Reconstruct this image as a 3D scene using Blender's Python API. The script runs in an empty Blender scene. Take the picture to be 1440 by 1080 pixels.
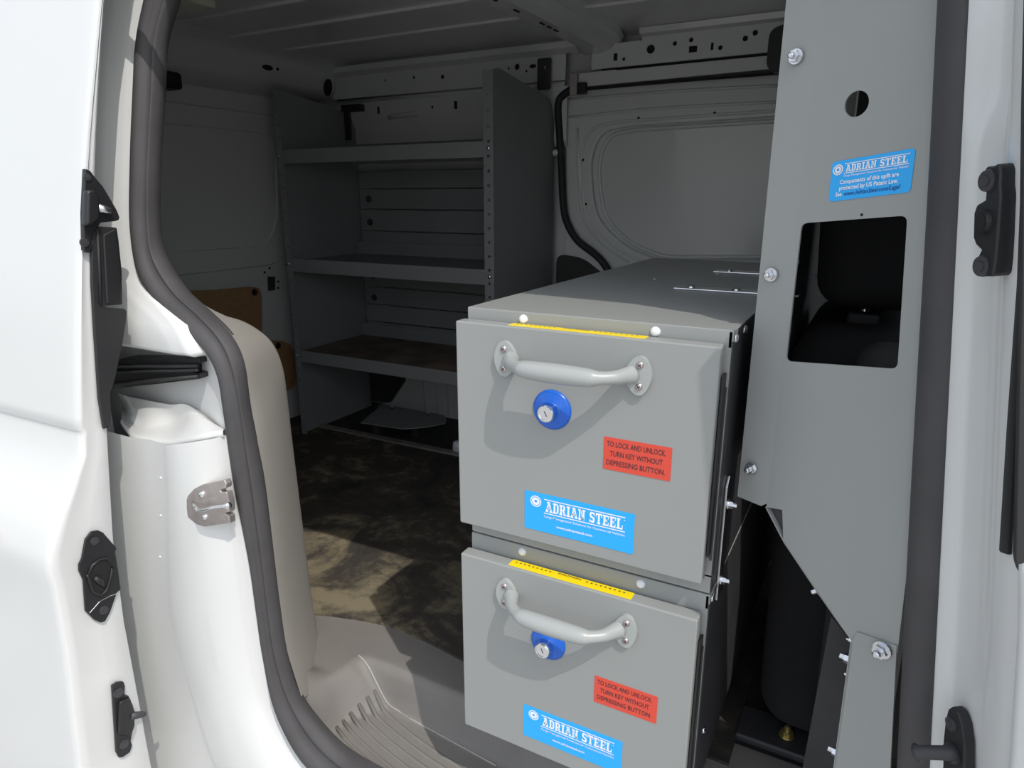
import bpy, bmesh, math, random
from math import sin, cos, tan, radians, pi, sqrt
from mathutils import Vector, Matrix

random.seed(4)
SC = bpy.context.scene
COL = SC.collection

# ------------------------------------------------------------------ camera
CAM = Vector((.4277, -.6544, .1407)); YAW = radians(-28.2863); PIT = radians(15.6267); FPX = 945.77
FWD = Vector((sin(YAW)*cos(PIT), cos(YAW)*cos(PIT), -sin(PIT)))
RGT = Vector((cos(YAW), -sin(YAW), 0))
DWN = FWD.cross(RGT)
cd = bpy.data.cameras.new('camera'); cam = bpy.data.objects.new('camera', cd); COL.objects.link(cam)
cd.sensor_width = 36; cd.lens = FPX/1440*36; cd.clip_start = .02
m = Matrix((RGT, -DWN, -FWD)).transposed().to_4x4(); m.translation = CAM
cam.matrix_world = m
SC.camera = cam

# ------------------------------------------------------------------ sky, sun, exposure
SUN = Vector((-1.5, 1.0, -2.42)).normalized()
w = bpy.data.worlds.new('sky'); SC.world = w; w.use_nodes = True
nt = w.node_tree; nt.nodes.clear()
sky = nt.nodes.new('ShaderNodeTexSky'); sky.sky_type = 'NISHITA'; sky.sun_disc = False
sky.sun_elevation = math.asin(-SUN.z); sky.sun_rotation = math.atan2(-SUN.x, -SUN.y)
sky.dust_density = 2.5; sky.air_density = 1.0
bg = nt.nodes.new('ShaderNodeBackground'); bg.inputs[1].default_value = .12
wo = nt.nodes.new('ShaderNodeOutputWorld')
hs = nt.nodes.new('ShaderNodeHueSaturation'); hs.inputs['Saturation'].default_value = .55
haze = nt.nodes.new('ShaderNodeBackground'); haze.inputs[0].default_value = (.86, .93, 1, 1); haze.inputs[1].default_value = .43   # even summer haze
ad = nt.nodes.new('ShaderNodeAddShader')
nt.links.new(sky.outputs[0], hs.inputs['Color']); nt.links.new(hs.outputs[0], bg.inputs[0])
nt.links.new(bg.outputs[0], ad.inputs[0]); nt.links.new(haze.outputs[0], ad.inputs[1]); nt.links.new(ad.outputs[0], wo.inputs[0])
sd = bpy.data.lights.new('sun', 'SUN'); sd.energy = 2.0; sd.angle = .009; sd.color = (1, .95, .87)
so = bpy.data.objects.new('sun', sd); COL.objects.link(so)
so.rotation_euler = SUN.to_track_quat('-Z', 'Y').to_euler()
so.location = (2, -2, 4)
vs = SC.view_settings; vs.view_transform = 'Standard'; vs.look = 'None'; vs.gamma = 1; vs.use_curve_mapping = False
vs.exposure = .12

# ------------------------------------------------------------------ materials
MAT = {}
def mat(name, col, rough=.5, metal=0, bump=0, bscale=200, var=0, vscale=8, spec=.5, coat=0):
    M = bpy.data.materials.new(name); M.use_nodes = True
    n = M.node_tree.nodes; l = M.node_tree.links; b = n['Principled BSDF']
    b.inputs['Base Color'].default_value = (*col, 1); b.inputs['Roughness'].default_value = rough
    b.inputs['Metallic'].default_value = metal; b.inputs['Specular IOR Level'].default_value = spec
    b.inputs['Coat Weight'].default_value = coat
    tc = n.new('ShaderNodeTexCoord')
    if var:
        t = n.new('ShaderNodeTexNoise'); t.inputs['Scale'].default_value = vscale; t.inputs['Detail'].default_value = 6
        l.new(tc.outputs['Object'], t.inputs['Vector'])
        r = n.new('ShaderNodeValToRGB')
        r.color_ramp.elements[0].color = (*[c*(1-var) for c in col], 1); r.color_ramp.elements[0].position = .3
        r.color_ramp.elements[1].color = (*[min(1, c*(1+var)) for c in col], 1); r.color_ramp.elements[1].position = .7
        l.new(t.outputs['Fac'], r.inputs['Fac']); l.new(r.outputs['Color'], b.inputs['Base Color'])
    if bump:
        t2 = n.new('ShaderNodeTexNoise'); t2.inputs['Scale'].default_value = bscale; t2.inputs['Detail'].default_value = 3
        l.new(tc.outputs['Object'], t2.inputs['Vector'])
        bp = n.new('ShaderNodeBump'); bp.inputs['Strength'].default_value = bump; bp.inputs['Distance'].default_value = .002
        l.new(t2.outputs['Fac'], bp.inputs['Height']); l.new(bp.outputs['Normal'], b.inputs['Normal'])
    MAT[name] = M
    return M
mat('white_paint', (.70, .71, .705), .28, coat=.3)
mat('grey_steel', (.31, .322, .315), .42, bump=.03, bscale=900, var=.02, vscale=5)
mat('shaded_steel', (.25, .26, .265), .5, bump=.04, bscale=900, var=.05, vscale=5)  # darker copy of the cabinet grey, the shelves' shade put into the colour
mat('handle_paint', (.38, .40, .395), .33, coat=.2)
mat('black_plastic', (.018, .018, .02), .42, bump=.05, bscale=700)
mat('rubber', (.066, .063, .066), .68, bump=.12, bscale=400, var=.12, vscale=14)
mat('rubber_black', (.02, .02, .022), .6, bump=.08, bscale=400)
mat('sill_plastic', (.22, .208, .196), .6, bump=.25, bscale=600, var=.08, vscale=12)
mat('trim_plastic', (.43, .405, .375), .6, bump=.3, bscale=900, var=.03)
mat('hardboard', (.42, .25, .12), .6, bump=.1, bscale=500, var=.1, vscale=60)
mat('zinc', (.72, .73, .76), .25, metal=1, bump=.02)
mat('striker_metal', (.62, .56, .54), .4, metal=.85, var=.1, vscale=60)
mat('chrome', (.85, .86, .88), .15, metal=1)
mat('screw_metal', (.62, .55, .52), .3, metal=1)
mat('blue_plastic', (.005, .12, .62), .3, coat=.3)
mat('brand_blue', (.02, .43, .97), .4)
mat('print_white', (.86, .9, .93), .5)
mat('print_dark', (.06, .03, .04), .5)
mat('print_navy', (.01, .06, .25), .5)
mat('label_red', (.72, .075, .045), .4)
mat('label_yellow', (.95, .72, .0), .4)
mat('nylon_white', (.8, .82, .86), .35)
mat('lens', (.75, .75, .6), .2)
mat('cloth_black', (.016, .016, .017), .9, bump=.3, bscale=900)
mat('cloth_grey', (.05, .053, .055), .9, bump=.3, bscale=900)
mat('dark_metal', (.05, .05, .055), .5, var=.15, vscale=20)
mat('alloy', (.42, .40, .37), .45, metal=.6, var=.25, vscale=25)
mat('tarmac', (.40, .395, .38), .9, bump=.4, bscale=60, var=.15, vscale=3)
mat('dark_trim', (.035, .034, .034), .7, bump=.1)
mat('brass', (.55, .45, .18), .4, metal=.8)
mat('dusty_liner', (.165, .13, .10), .8, var=.5, vscale=9)
mat('shadow_void', (.01, .01, .011), .8)

ZF_MAT = -.647
def floor_material():
    M = bpy.data.materials.new('mat_dirty'); M.use_nodes = True
    n = M.node_tree.nodes; l = M.node_tree.links; b = n['Principled BSDF']; b.inputs['Roughness'].default_value = .75
    b.inputs['Specular IOR Level'].default_value = .2
    tc = n.new('ShaderNodeTexCoord')
    a = n.new('ShaderNodeTexNoise'); a.inputs['Scale'].default_value = 5.5; a.inputs['Detail'].default_value = 9; a.inputs['Roughness'].default_value = .62; a.inputs['Distortion'].default_value = .9
    c = n.new('ShaderNodeTexNoise'); c.inputs['Scale'].default_value = 46; c.inputs['Detail'].default_value = 6; c.inputs['Roughness'].default_value = .7
    for t in (a, c): l.new(tc.outputs['Object'], t.inputs['Vector'])
    mx = n.new('ShaderNodeMath'); mx.operation = 'MULTIPLY_ADD'; mx.inputs[1].default_value = .38; l.new(c.outputs['Fac'], mx.inputs[0]); l.new(a.outputs['Fac'], mx.inputs[2])
    r = n.new('ShaderNodeValToRGB'); e = r.color_ramp.elements
    e[0].position = .52; e[0].color = (.034, .033, .033, 1); e[1].position = .90; e[1].color = (.25, .215, .145, 1)
    k = e.new(.72); k.color = (.072, .064, .055, 1)
    # dust trodden in beside the door: more of it near the sill and wheel house
    sep = n.new('ShaderNodeSeparateXYZ'); l.new(tc.outputs['Object'], sep.inputs[0])
    vd = n.new('ShaderNodeVectorMath'); vd.operation = 'DISTANCE'; vd.inputs[1].default_value = (-.48, .30, ZF_MAT); l.new(tc.outputs['Object'], vd.inputs[0])
    mr = n.new('ShaderNodeMapRange'); mr.inputs['From Min'].default_value = .08; mr.inputs['From Max'].default_value = .36; mr.inputs['To Min'].default_value = .15; mr.inputs['To Max'].default_value = -.03
    l.new(vd.outputs['Value'], mr.inputs['Value'])
    sm_ = n.new('ShaderNodeMath'); l.new(mx.outputs[0], sm_.inputs[0]); l.new(mr.outputs[0], sm_.inputs[1]); mx = sm_
    l.new(mx.outputs[0], r.inputs['Fac']); l.new(r.outputs['Color'], b.inputs['Base Color'])
    bp = n.new('ShaderNodeBump'); bp.inputs['Strength'].default_value = .35; bp.inputs['Distance'].default_value = .003
    l.new(c.outputs['Fac'], bp.inputs['Height']); l.new(bp.outputs['Normal'], b.inputs['Normal'])
    MAT['mat_dirty'] = M
floor_material()

V3 = Vector
# ------------------------------------------------------------------ helpers
def ray(x, y): return RGT*(x-720) + DWN*(y-540) + FWD*FPX
def on(x, y, **k):
    (a, val), = k.items(); i = 'XYZ'.index(a); v = ray(x, y)
    return CAM + v*((val-CAM[i])/v[i])
def onp(x, y, p, n):
    v = ray(x, y); return CAM + v*((p-CAM).dot(n)/v.dot(n))
def Ys(z): return -.05 + .26*max(0, z+.2)**2             # the van side leans inwards above the belt line
def S(x, y, dy=0):                                        # a point on the van's side
    z = 0
    for _ in range(12):
        p = on(x, y, Y=Ys(z)+dy); z = p.z
    return p

def new_mesh(name, verts, faces):
    me = bpy.data.meshes.new(name); me.from_pydata([tuple(v) for v in verts], [], faces); me.update(); return me
def bmesh_mesh(bm, name='m'):
    bmesh.ops.recalc_face_normals(bm, faces=bm.faces)
    me = bpy.data.meshes.new(name); bm.to_mesh(me); bm.free(); return me
def obj(name, me, mt, parent=None, smooth=False, bevel=0, seg=2, sub=0, solid=0, label=None, angle=35):
    if isinstance(me, bmesh.types.BMesh): me = bmesh_mesh(me, name)
    o = bpy.data.objects.new(name, me); COL.objects.link(o)
    if mt and not me.materials: me.materials.append(MAT[mt])
    if smooth: me.polygons.foreach_set('use_smooth', [True]*len(me.polygons))
    if solid:
        s = o.modifiers.new('s', 'SOLIDIFY'); s.thickness = solid; s.offset = -1
    if bevel:
        b = o.modifiers.new('b', 'BEVEL'); b.width = bevel; b.segments = seg; b.limit_method = 'ANGLE'; b.angle_limit = radians(angle); b.harden_normals = False
        me.polygons.foreach_set('use_smooth', [True]*len(me.polygons))
        wn = o.modifiers.new('w', 'WEIGHTED_NORMAL'); wn.keep_sharp = True
    if sub:
        s = o.modifiers.new('u', 'SUBSURF'); s.levels = sub; s.render_levels = sub
    if parent:
        o.parent = parent; o.matrix_parent_inverse = pinv(parent)
    if label: o['label'] = label
    return o
def pinv(p): return p.matrix_basis.inverted()            # every part is modelled in van coordinates
def thing(name, loc, label, cat, group=None):
    o = bpy.data.objects.new(name, None); o.empty_display_size = .05; COL.objects.link(o); o.matrix_basis = Matrix.Translation(Vector(loc))
    o['label'] = label; o['category'] = cat
    if group: o['group'] = group
    return o
def tag(o, label, cat, group=None):
    o['label'] = label; o['category'] = cat
    if group: o['group'] = group
    return o
def struct(o, label=None):
    o['kind'] = 'structure'
    if label: o['label'] = label
    return o

def box(bm, a, b):
    a = Vector(a); b = Vector(b)
    v = [bm.verts.new((x, y, z)) for x in (a.x, b.x) for y in (a.y, b.y) for z in (a.z, b.z)]
    for f in ((0,1,3,2), (4,6,7,5), (0,4,5,1), (2,3,7,6), (0,2,6,4), (1,5,7,3)): bm.faces.new([v[i] for i in f])
    return bm
def boxm(a, b): return box(bmesh.new(), a, b)
def prism(bm, pts, off):
    """outline of 3-D points swept along off"""
    off = Vector(off); A = [bm.verts.new(p) for p in pts]; B = [bm.verts.new(Vector(p)+off) for p in pts]; n = len(A)
    bm.faces.new(A); bm.faces.new(B[::-1])
    for i in range(n): bm.faces.new((A[i], B[i], B[(i+1) % n], A[(i+1) % n]))
    return bm
def plate(outline, holes, O, u, v, thick, nrm=None):
    """flat sheet with holes: 2-D outline (u, v) at O, swept by thick along -n (n = u x v)"""
    O = Vector(O); u = Vector(u); v = Vector(v); n = u.cross(v).normalized()
    bm = bmesh.new(); ed = []
    for lp in [outline]+list(holes):
        vs_ = [bm.verts.new(O+u*a+v*b) for a, b in lp]
        for i in range(len(vs_)): ed.append(bm.edges.new((vs_[i], vs_[(i+1) % len(vs_)])))
    bmesh.ops.triangle_fill(bm, use_beauty=True, use_dissolve=False, edges=ed, normal=n)
    g = bmesh.ops.extrude_face_region(bm, geom=bm.faces[:])
    bmesh.ops.translate(bm, verts=[e for e in g['geom'] if isinstance(e, bmesh.types.BMVert)], vec=-n*thick)
    return bm
def circ(cx, cy, r, n=12, sx=1, sy=1): return [(cx+r*sx*cos(2*pi*i/n), cy+r*sy*sin(2*pi*i/n)) for i in range(n)]
def rrect(x0, y0, x1, y1, r, n=4):
    o = []
    for cx, cy, a in ((x1-r, y1-r, 0), (x0+r, y1-r, 90), (x0+r, y0+r, 180), (x1-r, y0+r, 270)):
        for i in range(n+1):
            t = radians(a+90*i/n); o.append((cx+r*cos(t), cy+r*sin(t)))
    return o
def rpoly(pts, r, n=4):
    """round the corners of a 2-D polygon"""
    o = []; N = len(pts)
    for i in range(N):
        p = Vector(pts[i]); a = (Vector(pts[i-1])-p); b = (Vector(pts[(i+1) % N])-p)
        ra = min(r, a.length*.45, b.length*.45)
        A = p+a.normalized()*ra; B = p+b.normalized()*ra
        for k in range(n+1):
            t = k/n; q = A*(1-t)**2 + p*2*t*(1-t) + B*t*t; o.append((q.x, q.y))
    return o
def cr(pts, n=6):
    """Catmull-Rom through points (any dimension Vector)"""
    P = [Vector(p) for p in pts]; P = [P[0]*2-P[1]]+P+[P[-1]*2-P[-2]]; o = []
    for i in range(1, len(P)-2):
        for k in range(n):
            t = k/n
            o.append(.5*((2*P[i]) + (P[i+1]-P[i-1])*t + (2*P[i-1]-5*P[i]+4*P[i+1]-P[i+2])*t*t + (3*P[i]-P[i-1]-3*P[i+1]+P[i+2])*t**3))
    o.append(P[-2]); return o
def loft(rows, closed=False):
    v = [p for r in rows for p in r]; n = len(rows[0]); f = []
    for i in range(len(rows)-1):
        for j in range(n if closed else n-1):
            k = (j+1) % n; f.append((i*n+j, i*n+k, (i+1)*n+k, (i+1)*n+j))
    return new_mesh('loft', v, f)
def tube(pts, rad, seg=10, sq=None, cap=True, up=Vector((0, 0, 1))):
    P = [Vector(p) for p in pts]; R = rad if isinstance(rad, (list, tuple)) else [rad]*len(P); rows = []
    for i, p in enumerate(P):
        t = (P[min(i+1, len(P)-1)]-P[max(i-1, 0)]).normalized()
        a = t.cross(up)
        if a.length < 1e-4: a = t.cross(Vector((1, 0, 0)))
        a.normalize(); b = a.cross(t)
        k = sq[i] if sq else 1
        rows.append([p + a*cos(2*pi*j/seg)*R[i] + b*sin(2*pi*j/seg)*R[i]*k for j in range(seg)])
    me = loft(rows, True)
    if cap:
        bm = bmesh.new(); bm.from_mesh(me); bm.verts.ensure_lookup_table(); N = len(P)
        bm.faces.new([bm.verts[j] for j in range(seg)][::-1]); bm.faces.new([bm.verts[(N-1)*seg+j] for j in range(seg)])
        return bmesh_mesh(bm)
    return me
def lathe(prof, seg=20):
    """(r, h) profile turned about +Z"""
    rows = [[Vector((r*cos(2*pi*j/seg), r*sin(2*pi*j/seg), h)) for j in range(seg)] for r, h in prof]
    me = loft(rows, True); bm = bmesh.new(); bm.from_mesh(me); bmesh.ops.remove_doubles(bm, verts=bm.verts, dist=1e-6)
    return bmesh_mesh(bm)
def place(o, p, n, spin=0):
    q = Vector(n).to_track_quat('Z', 'Y').to_matrix().to_4x4() @ Matrix.Rotation(spin, 4, 'Z')
    q.translation = p; o.matrix_basis = q; return o
def hexprof(bm, r, z0, z1):
    a = [bm.verts.new((r*cos(pi/3*i), r*sin(pi/3*i), z0)) for i in range(6)]
    b = [bm.verts.new((r*.97*cos(pi/3*i), r*.97*sin(pi/3*i), z1)) for i in range(6)]
    bm.faces.new(a[::-1]); bm.faces.new(b)
    for i in range(6): bm.faces.new((a[i], a[(i+1) % 6], b[(i+1) % 6], b[i]))
def cyl(bm, r0, r1, z0, z1, n=16, c=(0, 0)):
    a = [bm.verts.new((c[0]+r0*cos(2*pi*i/n), c[1]+r0*sin(2*pi*i/n), z0)) for i in range(n)]
    b = [bm.verts.new((c[0]+r1*cos(2*pi*i/n), c[1]+r1*sin(2*pi*i/n), z1)) for i in range(n)]
    bm.faces.new(a[::-1]); bm.faces.new(b)
    for i in range(n): bm.faces.new((a[i], a[(i+1) % n], b[(i+1) % n], b[i]))
# hex nut on a washer with the bolt tip standing out
bm = bmesh.new(); cyl(bm, .0085, .008, 0, .0015); hexprof(bm, .0065, .0015, .007); cyl(bm, .0038, .0034, .007, .0125, 10); cyl(bm, .0034, .002, .0125, .0135, 10)
ME_NUT = bmesh_mesh(bm, 'nut'); ME_NUT.materials.append(MAT['zinc'])
# cross-head pan screw
def pan_screw():
    me = lathe([(0, .0026), (.002, .0025), (.0036, .0016), (.0043, 0), (.0043, -.001)], 14)
    bm = bmesh.new(); bm.from_mesh(me)
    for f in bm.faces: f.smooth = True
    i0 = len(bm.faces)
    box(bm, (-.0023, -.0005, .0015), (.0023, .0005, .0028)); box(bm, (-.0005, -.0023, .0015), (.0005, .0023, .0028))
    bm.faces.ensure_lookup_table()
    for f in bm.faces[i0:]: f.material_index = 1
    me2 = bmesh_mesh(bm, 'screw'); me2.materials.append(MAT['screw_metal']); me2.materials.append(MAT['print_dark']); return me2
ME_SCREW = pan_screw()
ME_DOME = lathe([(0, .0035), (.003, .0032), (.005, .002), (.0058, 0), (.0058, -.001)], 14); ME_DOME.materials.append(MAT['chrome']); ME_DOME.name = 'dome'
ME_DOME.polygons.foreach_set('use_smooth', [True]*len(ME_DOME.polygons))
ME_CAP = lathe([(0, .004), (.0035, .0036), (.0058, .002), (.0066, 0), (.0066, -.002)], 16); ME_CAP.materials.append(MAT['nylon_white'])
ME_CAP.polygons.foreach_set('use_smooth', [True]*len(ME_CAP.polygons))
bm = bmesh.new(); cyl(bm, .012, .011, 0, .004, 18); cyl(bm, .0065, .006, .0035, .006, 6)
ME_TORX = bmesh_mesh(bm, 'torx'); ME_TORX.materials.append(MAT['dark_metal'])
def fix(me, name, p, n, parent, scale=1, spin=0):
    o = bpy.data.objects.new(name, me); COL.objects.link(o); place(o, p, n, spin)
    if scale != 1: o.scale = (scale,)*3
    if parent:
        o.parent = parent; o.matrix_parent_inverse = pinv(parent)
    return o

FONT = None
def text_mesh(body, size, align='LEFT', shear=0, bold=0, width=1):
    c = bpy.data.curves.new('t', 'FONT'); c.body = body; c.size = size; c.align_x = align; c.shear = shear; c.offset = bold; c.resolution_u = 2
    o = bpy.data.objects.new('t', c); COL.objects.link(o)
    dg = bpy.context.evaluated_depsgraph_get(); me = bpy.data.meshes.new_from_object(o.evaluated_get(dg))
    bpy.data.objects.remove(o); bpy.data.curves.remove(c)
    if width != 1:
        for v in me.vertices: v.co.x *= width
    return me
def width_of(me): xs = [v.co.x for v in me.vertices]; return (min(xs), max(xs))
def put_flat(me, O, u, v):
    n = Vector(u).cross(Vector(v)); M = Matrix((Vector(u), Vector(v), n)).transposed().to_4x4(); M.translation = Vector(O); me.transform(M); return me
# slab-serif capitals as polygons on a 6 x 7 grid: list of outlines
def slab(ch):
    R = lambda x0, y0, x1, y1: [(x0, y0), (x1, y0), (x1, y1), (x0, y1)]
    if ch == 'I': return 3.6, [R(0, 0, 3.4, 1.1), R(0, 5.9, 3.4, 7), R(.8, 1.1, 2.6, 5.9)]
    if ch == 'A': return 6.8, [R(0, 0, 2.7, 1.1), R(3.9, 0, 6.6, 1.1), [(.5, 1.1), (2.1, 1.1), (3.5, 5.9), (2.2, 5.9)], [(4.3, 1.1), (6.1, 1.1), (4.4, 5.9), (3.1, 5.9)], R(1.6, 1.9, 4.8, 2.9), R(1.4, 5.9, 4.5, 7)]
    if ch == 'D': return 6.0, [R(0, 0, 3.8, 1.1), R(0, 5.9, 3.8, 7), R(.7, 1.1, 2.5, 5.9), [(3.8, 0), (5, .6), (5.7, 2), (5.7, 5), (5, 6.4), (3.8, 7), (3.6, 5.9), (3.9, 4.8), (3.9, 2.2), (3.6, 1.1)]]
    if ch == 'R': return 6.6, [R(0, 0, 3.1, 1.1), R(0, 5.9, 3.8, 7), R(.7, 1.1, 2.5, 5.9), [(3.8, 3), (5, 3.3), (5.6, 4.2), (5.6, 5.8), (5, 6.6), (3.8, 7), (3.6, 5.9), (3.9, 5.4), (3.9, 4.5), (3.6, 4)], R(2.5, 3, 3.8, 4), [(3.2, 3), (4.8, 3.2), (5.6, 1.1), (6.5, 1.1), (6.5, 0), (4.4, 0)]]
    if ch == 'N': return 6.8, [R(0, 0, 2.8, 1.1), R(0, 5.9, 2.4, 7), R(.7, 1.1, 2, 5.9), R(4.3, 0, 5.9, 5.9), R(3.8, 5.9, 6.6, 7), [(2.0, 6.2), (2.4, 7), (5.4, .6), (4.3, 0)]]
    if ch == 'S': return 5.4, [R(.2, 0, .9, 2.3), R(4.1, 4.7, 4.8, 7), [(.9, .6), (2.2, 0), (4, 0), (5, .9), (5, 2.9), (4.2, 3.8), (2, 4.4), (1.9, 5.3), (2.5, 5.9), (4.1, 5.4), (4.1, 6.5), (3, 7), (1.4, 7), (.3, 6.2), (.3, 4.2), (1, 3.3), (3.2, 2.7), (3.3, 1.7), (2.6, 1.1), (.9, 1.9)]]
    if ch == 'T': return 6.0, [R(1.4, 0, 4.4, 1.1), R(2, 1.1, 3.8, 5.9), R(0, 5.9, 5.8, 7), R(0, 4.6, .8, 5.9), R(5, 4.6, 5.8, 5.9)]
    if ch == 'E': return 5.8, [R(0, 0, 5.4, 1.1), R(0, 5.9, 5.4, 7), R(.7, 1.1, 2.5, 5.9), R(2.5, 3, 3.8, 4), R(3.5, 2.4, 4.1, 4.6), R(4.7, 1.1, 5.4, 2.4), R(4.7, 4.6, 5.4, 5.9)]
    if ch == 'L': return 5.6, [R(0, 0, 5.4, 1.1), R(0, 5.9, 3.2, 7), R(.7, 1.1, 2.5, 5.9), R(4.7, 1.1, 5.4, 3)]
    return 2.6, []
def slab_text(bm, s, x, y, h, w, O, u, v):
    """text of height h squeezed into width w at (x, y) of the frame O,u,v"""
    tot = sum(slab(c)[0] for c in s)+.35*(len(s)-1); kx = w/tot; ky = h/7; cx = 0
    for c in s:
        a, polys = slab(c)
        for p in polys:
            vv = [bm.verts.new(O+u*(x+(cx+px)*kx)+v*(y+py*ky)) for px, py in p]
            try: bm.faces.new(vv)
            except ValueError: pass
        cx += a+.35
def flat_rect(bm, O, u, v, x0, y0, x1, y1): return bm.faces.new([bm.verts.new(O+u*a+v*b) for a, b in ((x0, y0), (x1, y0), (x1, y1), (x0, y1))])
def ring(bm, O, u, v, cx, cy, r0, r1, n=20, sx=1):
    a = [bm.verts.new(O+u*(cx+sx*r0*cos(2*pi*i/n))+v*(cy+r0*sin(2*pi*i/n))) for i in range(n)]
    b = [bm.verts.new(O+u*(cx+sx*r1*cos(2*pi*i/n))+v*(cy+r1*sin(2*pi*i/n))) for i in range(n)]
    for i in range(n): bm.faces.new((a[i], a[(i+1) % n], b[(i+1) % n], b[i]))
def add_text(bm, body, size, x, y, w, O, u, v, bold=0, shear=0):
    me = text_mesh(body, size, 'LEFT', shear, bold)
    a, b = width_of(me); k = w/(b-a)
    for t in me.vertices: t.co.x = (t.co.x-a)*k+x; t.co.y += y; t.co.z = 0
    put_flat(me, O, u, v); bm.from_mesh(me); bpy.data.meshes.remove(me)
def brand_print(parent, O, u, v, W, H, body):
    """white print: round emblem, two rules, slab name, small lines; body(bm, O2) adds the rest"""
    n = u.cross(v).normalized(); O2 = O+n*.0004; bm = bmesh.new()
    body(bm, O2)
    return obj('lettering', bm, 'print_white', parent)

# ================================================================== THE SETTING
ZF = -.65
X0, X1 = -1.42, .345                                     # cargo bay: rear doors .. partition
def group(name, label):
    o = bpy.data.objects.new(name, None); o.empty_display_size = .05; COL.objects.link(o); return struct(o, label)

# ground outside
gnd = struct(obj('ground', boxm((-40, -40, -1.3), (40, 40, -1.2)), 'tarmac'), 'pale grey parking lot surface the van stands on')

# ---- floor: panel, dirty mat, rail
floor = struct(obj('floor', boxm((X0-.05, .140, ZF-.03), (1.3, 1.40, ZF-.005)), 'dark_trim'), 'dark cargo floor of the van')
edge = [(-.60, .10), (-.46, .172), (-.40, .193), (-.345, .207), (-.29, .213), (-.232, .21), (-.18, .204), (-.13, .196), (-.06, .19), (.33, .186)]
ol = [(p.x, p.y) for p in cr([Vector(e) for e in edge], 4)] + [(.33, 1.0), (-1.40, 1.0), (-1.40, .10)]
obj('floor_mat', plate(ol, [], (0, 0, ZF+.003), (1, 0, 0), (0, 1, 0), .008), 'mat_dirty', floor, bevel=.003)
obj('floor_rail', boxm((-1.25, 1.0, ZF), (-.35, 1.028, ZF+.009)), 'alloy', floor, bevel=.002)
obj('floor_recess', boxm((-1.40, 1.03, ZF-.004), (.33, 1.33, ZF+.002)), 'dark_trim', floor)

# ---- sill step inside the door opening
ZT = -.722
def sm(t): t = max(0, min(1, t)); return t*t*(3-2*t)
def sill_z(x, y):
    yb = .106 - .09*max(0, x+.22)*.9
    r = sm((y-yb)/(.128-yb))
    k = sm((y-.040)/.07)
    l = sm((-.268+.045*k-x)/(.040+.045*k))
    z = ZT + (1-(1-r)*(1-l))*(-.652-ZT)
    if x < -.305: z += min(.03, (-.305-x)*1.2)*sm((.07-y)/.06)
    return z
xs = [-.50+.02*i for i in range(6)]+[-.384+.006*i for i in range(34)]; xs += [xs[-1]+.02*i for i in range(1, 37)]
ys = [-.030+.006*i for i in range(45)]
trim2 = struct(obj('trim_2', loft([[Vector((x, y, sill_z(x, y))) for y in ys] for x in xs]), 'sill_plastic', smooth=True), 'grey plastic step well moulded into the side door sill')
for i in range(7):
    y0 = .107-.0160*i
    pts = []
    for k in range(26):
        xs0 = -.274+.016*sm((y0-.040)/.07); x = xs0+.031*k*.95
        y = y0-.075*(1-math.exp(-(x-xs0)/.2))
        if y < -.028: break
        pts.append((x, y, sill_z(x, y)-.0012))
    obj('tread_rib', tube(pts, .0034, 10), 'sill_plastic', trim2, smooth=True)
sc = cr([Vector(t) for t in ((-.303, .122), (-.285, .1185), (-.262, .114), (-.235, .110), (-.205, .107), (-.16, .102), (-.10, .097), (-.0, .088))], 6)
obj('scuff_edge', tube([(p.x, p.y, sill_z(p.x, p.y)+.0004) for p in sc], .0016, 6), 'trim_plastic', trim2, smooth=True)

# ---- door seal around the opening (bulb and lip), traced stations bulb / groove / lip
E0 = [(232, -75), (212, -30), (204, 0), (192, 60), (188, 130), (184, 230), (184, 320), (195, 385), (220, 426), (256, 465), (289, 495), (306, 529), (314, 576), (323, 640), (331, 690), (350, 790), (360, 860), (370, 925), (388, 998), (427, 1068), (478, 1112), (560, 1160)]
EG = [(262, -75), (238, -30), (228, 0), (214, 60), (211, 130), (206, 230), (206, 315), (214, 368), (240, 410), (275, 443), (306, 478), (325, 520), (337, 576), (345, 640), (352, 690), (366, 791), (374, 858), (383, 920), (402, 982), (436, 1042), (484, 1085), (570, 1132)]
E2 = [(288, -75), (262, -30), (250, 0), (233, 60), (229, 130), (223, 230), (222, 310), (229, 357), (260, 408), (294, 440), (325, 472), (343, 510), (352, 570), (364, 635), (373, 690), (386, 791), (394, 856), (403, 915), (421, 978), (452, 1024), (496, 1066), (580, 1112)]
B0 = [S(*p) for p in E0]; BG = [S(*p, dy=.004) for p in EG]; B2 = [S(*p, dy=.022) for p in E2]
for lst, zz in ((B0, 0), (BG, .012), (B2, .022)):       # along the sill to the front pillar, along the header above
    y = lst[-1].y; z = lst[-1].z
    lst += [Vector((-.02, y, z)), Vector((.2, y, z)), Vector((.56, y, z))]
    t = lst[0]
    lst[:0] = [Vector((.30, t.y+.02, t.z+.07)), Vector((.05, t.y+.02, t.z+.07)), Vector((-.25, t.y+.012, t.z+.06))]
C0, CG, C2 = cr(B0, 5), cr(BG, 5), cr(B2, 5)
rows = []
for p0, pg, p2 in zip(C0, CG, C2):
    d = (pg-p0); nrm = Vector((.25, -.97, 0)); w = d.length
    r = [p0+Vector((-.004, .02, 0)), p0]
    for k in range(1, 6):
        t = k/6; r.append(p0.lerp(pg, t)+nrm*sin(pi*t)**.8*w*.42)
    r.append(pg+Vector((0, .002, 0)))
    for k in range(1, 5):
        t = k/5; r.append(pg.lerp(p2, t)+nrm*sin(pi*t)**.7*.006)
    r += [p2, p2+Vector((-.01, .012, 0))]
    rows.append(r)
trim1 = struct(obj('trim_1', loft(rows), 'rubber', smooth=True), 'thick dark rubber door seal curving around the side door opening')

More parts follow.
